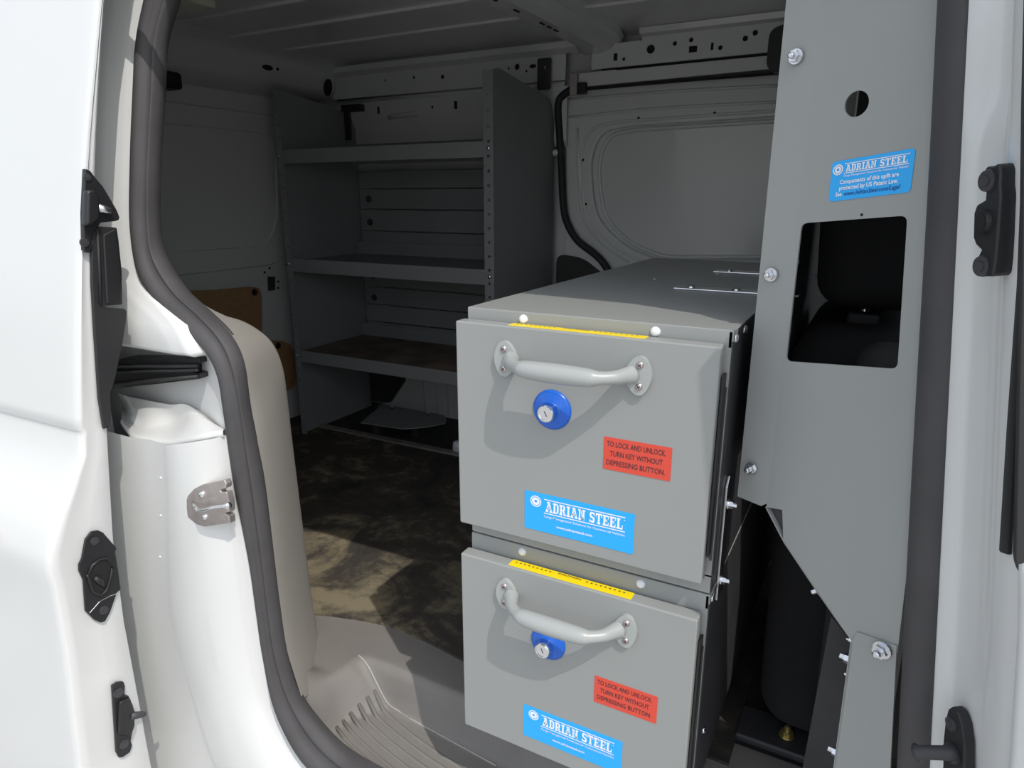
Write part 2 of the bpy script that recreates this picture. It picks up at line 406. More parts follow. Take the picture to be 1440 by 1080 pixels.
# ---- side of the van: rear jamb
wr = group('wall_right', 'white painted side of the van around the open door')
# upper jamb, columns from the seal outwards
up = C0[12:60]
rows = []
prof = [(.012, .012), (0, -.001), (-.010, -.008), (-.022, -.010), (-.034, -.017), (-.044, -.021), (-.056, -.024), (-.075, -.036), (-.090, -.046), (-.13, -.050), (-.30, -.050)]
for p in [q for q in C0 if q.z > .02 and q.x < -.2]:
    rows.append([p+Vector((a, b, 0)) for a, b in prof])
last = rows[-1]
# the shoulder above the track: spreads to the right, then a flat lip
sh = [(252, 459), (262, 480), (269, 497)]
for px, py in sh:
    p = S(px, py, -.022)
    base = last[3]
    row = []
    for j, (a, b) in enumerate(prof):
        if j <= 2: row.append(p+Vector((.004*(2-j), .03*(2-j), 0)))
        else: row.append(Vector((p.x+(prof[j][0]+.010)*1.4, p.y+.0*b-.003*(j > 3), p.z-.03*(.0))))
    rows.append(row)
rl = rows[-1]
rows.append([q+Vector((0, .001, -.004)) for q in rl]); rows.append([q+Vector((-.002, .006, -.007)) for q in rl]); rows.append([q+Vector((-.02, .035, -.004)) for q in rl])
obj('upper_jamb', loft(rows), 'white_paint', wr, smooth=True)
# recess behind the track
rec = [((232, 436), (205, 440), (60, 440)), ((264, 466), (225, 466), (60, 466)), ((296, 498), (258, 500), (60, 500)), ((312, 530), (280, 530), (60, 530)), ((320, 576), (292, 576), (60, 570)), ((327, 640), (300, 640), (60, 640))]
rows = [[S(*a, dy=.012), S(*b, dy=.020), S(*c, dy=.04)] for a, b, c in rec]
obj('track_recess', loft(rows), 'white_paint', wr, smooth=True)
# track
tk = obj('door_track', prism(bmesh.new(), [S(130, 514, -.01), S(170, 505, -.01), S(280, 504, .0), S(281, 511, .0), S(272, 513, .0), S(271, 524, 0), S(281, 526, 0), S(281, 533, 0), S(215, 541, -.004), S(130, 549, -.01)], (-.005, .03, 0)), 'black_plastic', wr, bevel=.001)
for ya, yb, th in ((516, 515, .003), (524, 521, .0025), (545, 530, .003)):
    obj('track_lip', tube([S(140, ya, -.014), S(215, (ya*.35+yb*.65), -.010), S(278, yb-.5, -.004)], th, 6), 'rubber_black', tk, smooth=True)
# ledge with a rolled front edge
R0 = [S(x, y, .012) for x, y in ((166, 553), (178, 557), (207, 563), (240, 569), (265, 570), (311, 601))]
R1 = [on(x, y, Z=-.205) for x, y in ((170, 577), (180, 588), (199, 604))]+[on(242, 595, Z=-.196), on(272, 583, Y=-.042), on(313, 602, Y=-.040)]
R2 = [on(x, y, Z=-.207) for x, y in ((171, 590), (181, 603), (192, 613), (236, 619))]+[on(280, 611, Y=-.066), on(315, 604, Y=-.050)]
rows = [[r_[0].lerp(r_[1], t)+V3((0, .004*sin(pi*t), -.004*sin(pi*t))) for r_ in zip(cr(R0, 4), cr(R1, 4))] for t in (0, .25, .5, .75, .93)]
q1, q2 = cr(R1, 4), cr(R2, 4)
rows += [[p.lerp(q, t) for p, q in zip(q1, q2)] for t in (.06, .5, .94)]
rows += [[q+V3((0, -.002, -.0015)) for q in q2], [q+V3((.001, -.0035, -.006)) for q in q2], [q+V3((.001, -.0025, -.010)) for q in q2], [q+V3((0, .002, -.0125)) for q in q2], [q+V3((0, .03, -.0125)) for q in q2]]
obj('jamb_ledge', loft(rows), 'white_paint', wr, smooth=True)
# lower jamb: seal edge, flange, front face, crease, receding face
st = [(620, (319, 612), (232, 626), (180, 614)), (660, (326, 660), (234, 660), (172, 660)), (700, (333, 700), (236, 705), (172, 705)), (780, (348, 780), (237, 785), (178, 785)), (860, (360, 860), (241, 862), (184, 860)), (930, (371, 930), (257, 932), (192, 930)), (1000, (388, 998), (277, 1000), (204, 1000)), (1068, (427, 1068), (302, 1075), (222, 1070)), (1112, (478, 1112), (340, 1125), (240, 1120)), (1160, (560, 1160), (430, 1185), (270, 1180))]
rows = []
for y, e, k, mm in st:
    a = S(*e); c = S(*k, dy=-.034); d = S(*mm, dy=-.044)
    fl = a.lerp(c, .10)+Vector((0, -.010, 0))
    rows.append([a+Vector((.01, .03, 0)), a+Vector((0, -.002, 0)), a.lerp(c, .08)+Vector((0, .004, 0)), fl, a.lerp(c, .5)+Vector((0, -.012, 0)), a.lerp(c, .95)+Vector((0, -.003, 0)), c+Vector((-.002, .001, 0)), c.lerp(d, .10)+Vector((0, .003, 0)), c.lerp(d, .5)+Vector((0, .006, 0)), d, d+Vector((-.06, .0, 0)), d+Vector((-.3, -.01, 0))])
rr = [cr([r[j] for r in rows], 4) for j in range(12)]
obj('lower_jamb', loft([[rr[j][i] for j in range(12)] for i in range(len(rr[0]))]), 'white_paint', wr, smooth=True)
def jface(x, y): return S(x, y, -.026)
# small pressings in the receding face
for x, y in ((226, 672), (226, 725), (225, 783)):
    fix(ME_CAP, 'rivet', S(x, y, -.0325), (.2, -.9, 0), wr, .3)

# striker plate on the jamb
def on_jamb(pts, d): return [S(x, y, d) for x, y in pts]
spx = [(260, 707), (264, 697), (272, 688), (283, 682), (300, 678), (315, 675), (318, 681), (317, 687), (309, 689), (310, 692), (318, 692), (322, 708), (322, 720), (315, 722), (322, 726), (323, 736), (300, 739), (288, 741), (277, 738), (264, 728), (261, 718)]
P = [S(x, y, -.031) for x, y in spx]
sp = obj('striker_plate', prism(bmesh.new(), P, (.001, .01, 0)), 'striker_metal', wr, bevel=.0012)
obj('striker_loop', tube(cr([S(272, 707, -.03), S(275, 713, -.045), S(280, 718, -.048), S(300, 713.5, -.048), S(318, 711, -.046)], 4), .0026, 8), 'chrome', sp, smooth=True)
fix(ME_DOME, 'rivet', S(284, 695, -.032), (.3, -1, .1), sp, .9); fix(ME_DOME, 'rivet', S(288, 727, -.032), (.3, -1, .1), sp, .8)
fix(ME_DOME, 'loop_head', S(321, 711, -.044), (1, -.3, .1), sp, .9)

# outer skin behind the door, wheel side closing, inner lining
obj('quarter_panel', boxm((-1.5, -.045, -.95), (-.66, -.035, .36)), 'white_paint', wr)
obj('inner_lining', boxm((-1.45, .075, ZF), (-.69, .085, .58)), 'white_paint', wr)
obj('header', plate([(-.38, .62), (-.38, .458), (.30, .475), (.43, .43), (.48, .3), (1.3, .3), (1.3, .62)], [], (0, -.035, 0), (1, 0, 0), (0, 0, 1), .10), 'white_paint', wr)
obj('shadow_bar', boxm((-.52, -.037, .456), (-.38, -.022, .482)), 'white_paint', wr, bevel=.004)  # unseen bar added to cast a shadow band on the upper jamb
obj('roof_side', boxm((-1.5, .03, .46), (-.40, .075, .62)), 'white_paint', wr)
obj('cab_dark_sheet', boxm((.336, 1.262, ZF), (1.28, 1.276, .57)), 'dark_trim', wr)  # dark sheet added so the openings in the wing look into darkness
obj('cab_dark_ceiling', boxm((.352, .07, .560), (1.28, 1.27, .572)), 'dark_trim', wr)  # dark sheet added under the white roof to darken the cab
obj('sill_skin', boxm((-.35, -.09, -.98), (1.3, -.055, -.76)), 'white_paint', wr, bevel=.01)

# ---- grey wheel-house cover behind the seal
ca = [(236, 372), (262, 410), (294, 440), (325, 472), (343, 510), (352, 570), (364, 635), (386, 791), (394, 856), (403, 915), (424, 985)]
cb = [(278, 446), (302, 445), (330, 449), (358, 462), (383, 484), (398, 520), (405, 570), (412, 630), (433, 800), (441, 862), (455, 945)]
A = cr([S(x, y, .021) for x, y in ca], 5); Bc = cr([on(x, y, Y=.125) for x, y in cb], 5)
rows = []
for a, b in zip(A, Bc):
    n_ = Vector((.5, -.2, .1))
    rows.append([a+Vector((-.004, .004, 0))] + [a.lerp(b, t)+n_*.014*sin(pi*t) for t in (.1, .3, .5, .7, .9)] + [b, b+Vector((-.006, .006, 0)), b+Vector((-.05, .012, -.004)), b+Vector((-.25, .012, -.03))])
trim3 = struct(obj('trim_3', loft(rows), 'trim_plastic', smooth=True), 'warm grey plastic cover of the rear wheel house beside the seal')

# ---- front pillar: dark seal, white jamb
Lr = [(1326, -60), (1320, 0), (1307, 250), (1290, 540), (1276, 800), (1262, 1080), (1257, 1180)]
Rr = [(1369, -60), (1365, 0), (1355, 250), (1340, 540), (1325, 800), (1309, 1080), (1303, 1180)]
PW = Vector((.475, -.01, 0)); A25 = radians(25); UW = Vector((cos(A25), -sin(A25), 0)); NW = UW.cross(Vector((0, 0, 1)))
rows = []
for l_, r_ in zip(cr([onp(*p, PW, NW) for p in Lr], 4), cr([on(*p, Y=-.035) for p in Rr], 4)):
    d = r_-l_; n_ = Vector((-.6, -.8, 0))
    rows.append([l_+Vector((.005, .02, 0)), l_+n_*.001] + [l_.lerp(r_, t)+n_*.010*sin(pi*t)**.6 for t in (.08, .2, .4, .6, .8, .92)] + [r_+n_*.001, r_+Vector((.012, .012, 0))])
trim4 = struct(obj('trim_4', loft(rows), 'rubber', smooth=True), 'straight dark rubber seal running down the front pillar of the opening')
rows = []
zlist = [-60, 0, 60, 120, 150, 180, 215, 250, 400, 540, 700, 860, 940, 1000, 1080, 1180]
edge_out = lambda y: 1452-(y/1080)*26
for y in zlist:
    t = (y+60)/1240
    xr = 1369-(1369-1303)*t
    a = on(xr-4, y, Y=-.03); xo = edge_out(y)
    b = on(xo, y, Y=-.118)
    ch = 1-sm((y-120)/90)                                  # a channel that closes further down
    c2 = sm((y-880)/120)
    row = [a+Vector((.004, .02, 0)), a]
    for t_, dep in ((.10, -.003), (.16, .004+.006*ch), (.24, .006+.010*ch), (.42, .007+.011*ch-.004*c2), (.58, .006+.010*ch-.004*c2), (.66, .002*ch+.001), (.8, -.002), (.93, -.002)):
        row.append(a.lerp(b, t_)+Vector((dep*.9, dep*.4, 0)))
    row += [b+Vector((-.002, .001, 0)), b+Vector((.002, -.006, 0)), b+Vector((.012, -.009, 0))]
    rows.append(row)
rr = [cr([r[j] for r in rows], 3) for j in range(len(rows[0]))]
obj('front_jamb', loft([[c[i] for c in rr] for i in range(len(rr[0]))]), 'white_paint', wr, smooth=True)
# plane through the front jamb for its fittings
JA = on(1350, 540, Y=-.035); JB = on(1438, 540, Y=-.118); JU = Vector((0, 0, 1)); JD = (JB-JA).normalized(); JN = JD.cross(Vector((0, 0, 1))); JN = -JN if JN.x > 0 else JN
def jplane(y):
    A_ = lambda yy: on(1369-(1369-1303)*(yy+60)/1240-4, yy, Y=-.03)
    a_, b_ = A_(y), on(edge_out(y), y, Y=-.118); n_ = (b_-a_).cross(A_(y-80)-A_(y+80)).normalized()
    return a_, (-n_ if n_.x > 0 else n_)
JA, JN = jplane(312)
def onj(x, y, d=0): return onp(x, y, JA+JN*d, JN)
rc = [(1384, 239), (1387, 234), (1396, 234), (1400, 231), (1404, 232), (1406, 240), (1405, 262), (1406, 275), (1402, 330), (1399, 365), (1396, 385), (1392, 389), (1380, 389), (1373, 378), (1374, 362), (1379, 352), (1372, 345), (1368, 335), (1369, 300), (1373, 288), (1385, 281), (1386, 268), (1382, 256)]
rp = obj('latch_receptacle', prism(bmesh.new(), [onj(x, y, .012) for x, y in rc], -JN*.014), 'black_plastic', wr, bevel=.0025, seg=3)
for x, y, s_ in ((1391, 254, .62), (1383, 374, .62)): fix(ME_TORX, 'screw', onj(x, y, .012), JN+Vector((0, -.3, 0)), rp, s_)
hol = bmesh.new(); cyl(hol, .0085, .0078, 0, .004, 20)
o = fix(bmesh_mesh(hol), 'collar', onj(1388, 312, .011), JN, rp); o.data.materials.append(MAT['black_plastic'])
hol = bmesh.new(); cyl(hol, .0062, .0062, 0, .0043, 20)
o = fix(bmesh_mesh(hol), 'socket', onj(1388, 312, .011), JN, rp); o.data.materials.append(MAT['shadow_void'])
JA, JN = jplane(1050)
pp_ = [(1325, 1090), (1326, 1040), (1329, 1012), (1333, 997), (1339, 993), (1346, 1001), (1352, 1018), (1356, 1045), (1356, 1100)]
pg = obj('guide_pin_plate', prism(bmesh.new(), [onj(x, y, .008) for x, y in pp_], -JN*.009), 'black_plastic', wr, bevel=.0015)
obj('guide_pin', tube([onj(1340, 1059, .004), onj(1340, 1059, .010)+Vector((0, 0, 0)), onj(1338, 1059, .012), on(1294, 1058, Y=-.075), on(1289, 1058, Y=-.074)], [.0085, .0085, .0058, .0056, .0075], 12), 'dark_metal', pg, smooth=True)
fix(ME_TORX, 'screw', onj(1338, 1018, .008), JN, pg, .5)

# ---- front passenger door, only its rear edge shows
d3 = group('door_3', 'rear edge of the closed white front door with black weatherstrip')
ws = [(1441, 60), (1428, 400), (1414, 600), (1403, 777), (1421, 783), (1432, 600), (1446, 400), (1462, 60)]
obj('weatherstrip', prism(bmesh.new(), [on(x, y, Y=-.121+.006*(y/1080)) for x, y in ws], (.004, .008, 0)), 'rubber_black', d3, bevel=.002)
bx = on(1441, 540, Y=-.128).x
wf_ = [on(x, y, Y=-.13) for x, y in ((1446, -100), (1440, 150), (1437, 400), (1432, 600), (1428, 785), (1429, 798), (1434, 807))]
obj('window_frame', plate([(p.x, p.z) for p in wf_]+[(.95, wf_[-1].z), (.95, wf_[0].z)], [], (0, -.130, 0), (1, 0, 0), (0, 0, 1), .012), 'dark_trim', d3, bevel=.002)
pts = [on(1432, 812, Y=-.135), on(1430, 900, Y=-.137), on(1424, 1000, Y=-.139), on(1418, 1085, Y=-.140), on(1405, 1200, Y=-.140)]
rows = [[p+Vector((.004, .02, 0)), p, p+Vector((.004, -.006, 0)), p+Vector((.02, -.010, 0)), p+Vector((.8, -.02, 0))] for p in cr([pts[0]+Vector((0, .01, .01))]+pts, 4)]
obj('outer_skin', loft(rows), 'white_paint', d3, smooth=True)
obj('cab_door_lining', boxm((.56, -.105, -.80), (1.3, -.095, .12)), 'dark_trim', d3)

# ---- open sliding door
d1 = group('door_1', 'white sliding side door slid back beside the opening')
DP = [(.56, .010, .014), (.384, -.053, -.045), (.22, -.096, -.083), (.074, -.131, -.112), (-.06, -.156, -.125), (-.150, -.171, -.132), (-.163, -.173, -.133), (-.170, -.168, -.133), (-.178, -.170, -.134), (-.205, -.174, -.137), (-.25, -.199, -.142), (-.288, -.221, -.146), (-.325, -.238, -.150), (-.345, -.242, -.152), (-.37, -.240, -.153), (-.476, -.242, -.157), (-.66, -.256, -.156), (-.80, -.262, -.155), (-.97, -.255, -.15)]
XE = -.5; rows = []
for z, yo, yi in DP:
    y2 = lambda t: yo+(yi-yo)*t
    rows.append([Vector((XE-.06, yi+.002, z)), Vector((XE-.004, yi, z)), Vector((XE, yi-.003, z)), Vector((XE+.0, y2(.55), z)), Vector((XE-.001, y2(.30), z)), Vector((XE+.001, y2(.16), z)), Vector((XE+.001, yo+.003, z)), Vector((XE-.003, yo, z)), Vector((XE-.012, yo-.0015, z)), Vector((XE-.03, yo-.002, z)), Vector((XE-.2, yo-.004, z)), Vector((XE-.9, yo-.004, z))])
skin = obj('outer_skin', loft(rows), 'white_paint', d1, smooth=True)
# crease shading kept sharp
def px1(pts, X=XE+.001): return [on(x, y, X=X) for x, y in pts]
def dprism(name, px, th, mt, par, bev=.0015, X=XE+.002): return obj(name, prism(bmesh.new(), px1(px, X), (th, 0, 0)), mt, par, bevel=bev)
hb = dprism('upper_guide_bracket', [(115, 237), (122, 240), (128, 248), (140, 262), (152, 282), (160, 296), (163.5, 305), (163, 309), (158, 311), (137, 313), (134, 318), (128, 327), (124, 336), (126, 347), (121, 356), (113, 352), (112, 300)], .008, 'black_plastic', d1)
obj('bracket_boss', prism(bmesh.new(), px1([(115, 268), (126, 266), (133, 276), (134, 290), (134, 308), (124, 316), (114, 318)], XE+.010), (.012, 0, 0)), 'black_plastic', hb, bevel=.004, seg=3)
p = on(131, 291, X=XE+.01); q = on(153, 297, X=XE+.01)
obj('bracket_pin', tube([p+Vector((.004, 0, 0)), p.lerp(q, .9)+Vector((.006, 0, 0)), q+Vector((.006, 0, 0))], [.0066, .0042, .0028], 12), 'zinc', hb, smooth=True)
fix(ME_TORX, 'screw', on(122, 249, X=XE+.010), (1, 0, 0), hb, .42); fix(ME_TORX, 'screw', on(118, 341, X=XE+.010), (1, 0, 0), hb, .5)
fl = dprism('edge_flap', [(125, 322), (136, 318), (161, 320), (164, 340), (168, 380), (169, 428), (147, 429), (143, 432), (173, 434), (175, 438), (174, 452), (168, 490), (158, 535), (152, 552), (154, 597), (143, 603), (136, 560), (130, 470), (126, 400)], .006, 'rubber_black', d1, .002)
obj('flap_ridge', tube(px1([(137, 322), (140, 380), (141, 428)], XE+.009), .0022, 6), 'rubber_black', fl, smooth=True)
obj('flap_fold', prism(bmesh.new(), px1([(143, 330), (161, 321), (168, 380), (169, 427), (148, 427)], XE+.008), (.004, 0, 0)), 'black_plastic', fl, bevel=.002)
sk = dprism('latch_socket', [(118, 758), (126, 747), (136, 745), (143, 748), (156, 763), (161, 768), (162, 772), (160, 774), (165, 806), (168, 828), (163, 832), (160, 840), (153, 860), (146, 873), (140, 875), (131, 871), (118, 858), (115, 815), (109, 802), (109, 793), (113, 785)], .004, 'black_plastic', d1)
cav = [(124, 808), (130, 795), (140, 787), (150, 785), (156, 790), (158, 800), (155, 815), (150, 830), (142, 838), (131, 833), (128, 825), (124, 815)]
obj('socket_rim', tube(px1(cav+[cav[0]], XE+.007), .0022, 6), 'black_plastic', sk, smooth=True)
obj('socket_cavity', prism(bmesh.new(), px1(cav, XE+.0055), (.001, 0, 0)), 'shadow_void', sk)
obj('socket_tongue', tube(px1([(133, 812), (141, 818), (146, 824)], XE+.007), [.004, .005, .003], 8), 'black_plastic', sk, smooth=True)
fix(ME_TORX, 'screw', on(133, 761, X=XE+.006), (1, 0, 0), sk, .5); fix(ME_TORX, 'screw', on(146, 858, X=XE+.006), (1, 0, 0), sk, .55)
obj('scratch_wire', tube(px1([(126, 862), (140, 846), (155, 838), (167, 834)], XE+.0065), .0006, 5), 'zinc', sk)
pn = dprism('guide_pin_plate', [(155, 963), (163, 958), (171, 957), (173, 963), (172, 975), (178, 977), (181, 983), (184, 990), (186, 1000), (186, 1015), (184, 1025), (181, 1040), (183, 1046), (180, 1056), (170, 1063), (165, 1064), (161, 1056)], .006, 'black_plastic', d1)
obj('plate_web', prism(bmesh.new(), px1([(165, 985), (180, 980), (186, 998), (186, 1018), (180, 1035), (164, 1030)], XE+.007), (.008, 0, 0)), 'black_plastic', pn, bevel=.003)
p = on(183, 1007, X=XE+.012); q = on(204, 1004, X=XE+.012)
obj('guide_pin', tube([p, p.lerp(q, .85), q], [.0062, .0046, .0034], 12), 'dark_metal', pn, smooth=True)
fix(ME_TORX, 'screw', on(166, 974, X=XE+.008), (1, -.2, .1), pn, .6); fix(ME_TORX, 'screw', on(174, 1046, X=XE+.008), (1, -.2, .1), pn, .6)
# outer skin details: a far marker lamp sliver
obj('side_marker', prism(bmesh.new(), [on(-40, 750, Y=-.246), on(-7, 755, Y=-.246), on(-7, 772, Y=-.246), on(-40, 770, Y=-.246)], (0, .01, 0)), 'label_red', d1)

# ---- ceiling
ceil = struct(obj('ceiling', boxm((-1.5, .0, .575), (1.3, 1.42, .60)), 'white_paint'), 'painted metal roof of the cargo bay with pressed beads')
for y, xa, xb in ((.44, -1.40, -.40), (.63, -1.40, -.40), (.81, -1.40, -.40), (1.01, -1.38, -.40), (.62, -.27, .34), (.83, -.27, .34), (1.0, -.27, .34), (.44, -.27, .34)):
    obj('roof_bead', tube([(xa, y, .576), (xa+.03, y, .5735), (xb-.03, y, .5735), (xb, y, .576)], .0055, 8), 'white_paint', ceil, smooth=True)
# cross beam: pressed channel
pr_ = [(-.405, .575), (-.392, .545), (-.375, .538), (-.33, .536), (-.30, .545), (-.285, .560), (-.272, .563), (-.262, .575)]
rows = [[Vector((x, y, z)) for x, z in pr_] for y in (.05, .4, .8, 1.15, 1.24)]
rows.append([Vector((x-.005, 1.29, z-.012)) for x, z in pr_])
beam = obj('cross_beam', loft(rows), 'white_paint', ceil, smooth=False, solid=-.002)
for y in (.70, .80, .93, .97, 1.01): obj('beam_slot', boxm((-.352, y, .5345), (-.347, y+.022, .5375)), 'shadow_void', beam)
for y in (.80, .88, .95, 1.02, 1.09, 1.14): obj('bead_end', tube([(-.46, y, .574), (-.425, y, .572), (-.40, y, .574)], [.003, .008, .003], 8), 'white_paint', ceil, smooth=True)
dl = obj('dome_lamp', boxm((-1.12, .475, .556), (-.99, .545, .576)), 'lens', ceil, bevel=.006, label='pale plastic roof lamp')

# ---- far side wall with rail and opposite door
wl = struct(obj('wall_left', boxm((-1.5, 1.345, -.95), (1.3, 1.36, .60)), 'white_paint'), 'far painted side wall of the cargo bay')
O = Vector((0, 1.285, 0)); ux = Vector((1, 0, 0)); uz = Vector((0, 0, 1))
def hx(x, y, r=.006, Y=1.285, sx=1, sy=1): p = on(x, y, Y=Y); return circ(p.x, p.z, r, 8, sx, sy)
def hr(x0, y0, x1, y1, Y=1.285): a = on(x0, y0, Y=Y); b = on(x1, y1, Y=Y); return [(a.x, b.z), (b.x, b.z), (b.x, a.z), (a.x, a.z)]
holes = [hx(541, 113, .004), hx(582, 109, .005), hx(622, 108, .007), hx(727, 94, .009), hx(749, 93, .012, sy=.5), hx(715, 96, .004), hx(740, 100, .004)]
obj('roof_rail', plate([(-1.33, .465), (-.44, .465), (-.44, .535), (-1.33, .535)], holes, O, ux, uz, .004), 'white_paint', wl)
obj('rail_lip', loft([[Vector((x, 1.285, .535)), Vector((x, 1.262, .546)), Vector((x, 1.255, .562)), Vector((x, 1.285, .576))] for x in (-1.33, -.40)]), 'white_paint', wl)
obj('wall_panel', plate([(-1.33, .30), (-.44, .30), (-.44, .452), (-1.33, .452)], [hx(690-7, 152, .004), hr(638, 142, 643, 153, 1.30), hx(604, 150, .005), hr(530, 150, 534, 160, 1.30)], (0, 1.30, 0), ux, uz, .004), 'white_paint', wl)
obj('panel_groove', tube([(-1.32, 1.305, .458), (-.45, 1.305, .458)], .009, 8), 'white_paint', wl, smooth=True)
obj('panel_shelf', loft([[Vector((x, 1.30, .30)), Vector((x, 1.315, .285)), Vector((x, 1.33, .28))] for x in (-1.33, -.44)]), 'white_paint', wl)
for xa, xb, z, r in ((-1.10, -.98, .398, .008), (-.72, -.62, .412, .006), (-1.05, -.45, .262, .010)):
    obj('pressed_bead', tube([(xa, 1.302, z), (xa+.03, 1.297, z+.002), (xb-.03, 1.297, z+.004), (xb, 1.302, z+.006)], r, 8), 'white_paint', wl, smooth=True)
obj('rail_dark_backing', boxm((-1.32, 1.293, .47), (-.45, 1.296, .53)), 'shadow_void', wl)  # near-black sheet added behind the rail so its holes look shaded
obj('panel_dark_backing', boxm((-1.32, 1.308, .31), (-.45, 1.311, .448)), 'shadow_void', wl)  # near-black sheet painting the shade behind the panel's holes
# rail over the opposite door
holes = [hx(852, 69, .005), hr(863, 75, 868, 85), hx(877, 83, .005), hx(915, 69, .012), hx(949, 61, .006), hx(972, 56, .006), hr(969, 65, 980, 73), hr(1000, 60, 1003, 70), hx(1013, 67, .006), hx(1048, 54, .007), hx(1062, 46, .007)]
obj('door_header_rail', plate([(-.36, .486), (.34, .490), (.34, .558), (-.215, .556), (-.215, .548), (-.36, .548)], holes, O, ux, uz, .004), 'white_paint', wl)
obj('rail_lip', loft([[Vector((x, 1.285, .556)), Vector((x, 1.262, .560)), Vector((x, 1.258, .574)), Vector((x, 1.29, .576))] for x in (-.215, .34)]), 'white_paint', wl)
obj('rail_dark_backing', boxm((-.35, 1.293, .49), (.335, 1.296, .546)), 'shadow_void', wl)  # black backing that stands in for shade inside the door rail
obj('rail_tab', boxm((-.385, 1.262, .545), (-.325, 1.285, .565)), 'white_paint', wl, bevel=.003)
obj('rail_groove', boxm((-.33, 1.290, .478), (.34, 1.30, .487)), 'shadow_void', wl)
obj('track_cover', plate([(-.418, .442), (.34, .452), (.34, .482), (-.285, .478), (-.285, .480), (-.418, .478)], [], (0, 1.280, 0), ux, uz, .02), 'white_paint', wl, bevel=.002)
obj('track_end', boxm((-.418, 1.266, .420), (-.395, 1.28, .478)), 'trim_plastic', wl, bevel=.002)
obj('track_buffer', boxm((-.394, 1.262, .421), (-.368, 1.282, .452)), 'black_plastic', wl, bevel=.003)
obj('roof_pad', plate(rpoly([(.118, .452), (.118, .536), (.17, .55), (.2, .44), (.14, .435)], .02), [], (0, 1.262, 0), ux, uz, .02), 'black_plastic', wl, bevel=.004)

d2 = group('door_2', 'opposite white sliding door seen from inside with pressed panel')
obj('outer_skin', boxm((-.46, 1.335, -.70), (.60, 1.342, .47)), 'white_paint', d2)
dpx = [(1140, 161), (880, 178), (850, 185), (838, 200), (830, 230), (833, 268), (838, 300), (852, 322), (880, 347), (925, 366), (1140, 366)]
D = [on(x, y, Y=1.318) for x, y in dpx]; D2 = [(p.x, p.z) for p in D]
Dr = rpoly(D2, .045, 5)
fr = obj('inner_frame', plate([(-.44, -.70), (-.452, .45), (.59, .46), (.59, -.70)], [Dr], (0, 1.318, 0), ux, uz, .016), 'white_paint', d2, bevel=.006, seg=3)
def scaled(pts, k, c=None):
    c = Vector((.1, .14)) if c is None else c
    return [tuple(c+(Vector(p)-c)*k) for p in pts]
def loopt(pts, Y, r, name, mt='white_paint', par=d2): return obj(name, tube([(x, Y, z) for x, z in pts]+[(pts[0][0], Y, pts[0][1])], r, 8, up=Vector((0, 1, 0))), mt, par, smooth=True)
loopt(scaled(Dr, 1.075), 1.3185, .0045, 'pressed_bead')
loopt(scaled(Dr, .955), 1.3345, .006, 'pressed_bead')
for pts in ([(800, 165), (930, 152), (1100, 143)], [(812, 180), (815, 260), (822, 310), (850, 345), (885, 368)], [(800, 140), (950, 128), (1100, 120)]):
    obj('pressed_bead', tube(cr([on(x, y, Y=1.3165) for x, y in pts], 5), .004, 6), 'white_paint', d2, smooth=True)
for x, y in ((898, 166), (1005, 159), (820, 225), (824, 287)):
    p = on(x, y, Y=1.3175); hb_ = bmesh.new(); cyl(hb_, .004, .004, 0, .0008, 10)
    o = fix(bmesh_mesh(hb_), 'drain_hole', p, (0, -1, 0), d2); o.data.materials.append(MAT['shadow_void'])
sp_ = [(1140, 93), (1098, 98), (950, 110), (830, 121), (806, 126), (792, 134), (785, 148), (787, 190), (790, 240), (792, 285), (797, 312), (812, 338), (836, 357), (850, 372), (858, 390), (870, 440)]
o = struct(obj('trim_5', tube(cr([on(x, y, Y=1.300) for x, y in sp_], 4), .0115, 10, up=Vector((0, 1, 0))), 'rubber_black', smooth=True), 'black rubber seal of the opposite sliding door')
obj('belt_trim', plate(rpoly([(-.47, -.66), (-.47, -.035), (-.38, -.045), (-.30, -.10), (-.28, -.66)], .03), [], (0, 1.308, 0), ux, uz, .01), 'dark_trim', wl, bevel=.006)
# lower wall under the shelves: ribbed panel and black wheel arch
obj('lower_panel', boxm((-1.20, 1.31, ZF), (-.44, 1.325, -.36)), 'white_paint', wl)
for x in (-1.0, -.945, -.895, -.84, -.79, -.74, -.69, -.64, -.59, -.54): obj('panel_rib', tube([(x, 1.31, ZF), (x, 1.31, -.36)], .004, 6), 'white_paint', wl, smooth=True)
arch = [on(x, y, Y=1.29) for x, y in ((440, 500), (566, 528), (566, 537), (556, 552), (547, 566), (514, 563), (500, 575), (440, 580))]
obj('wheel_arch', prism(bmesh.new(), arch, (0, .03, 0)), 'dark_trim', wl)

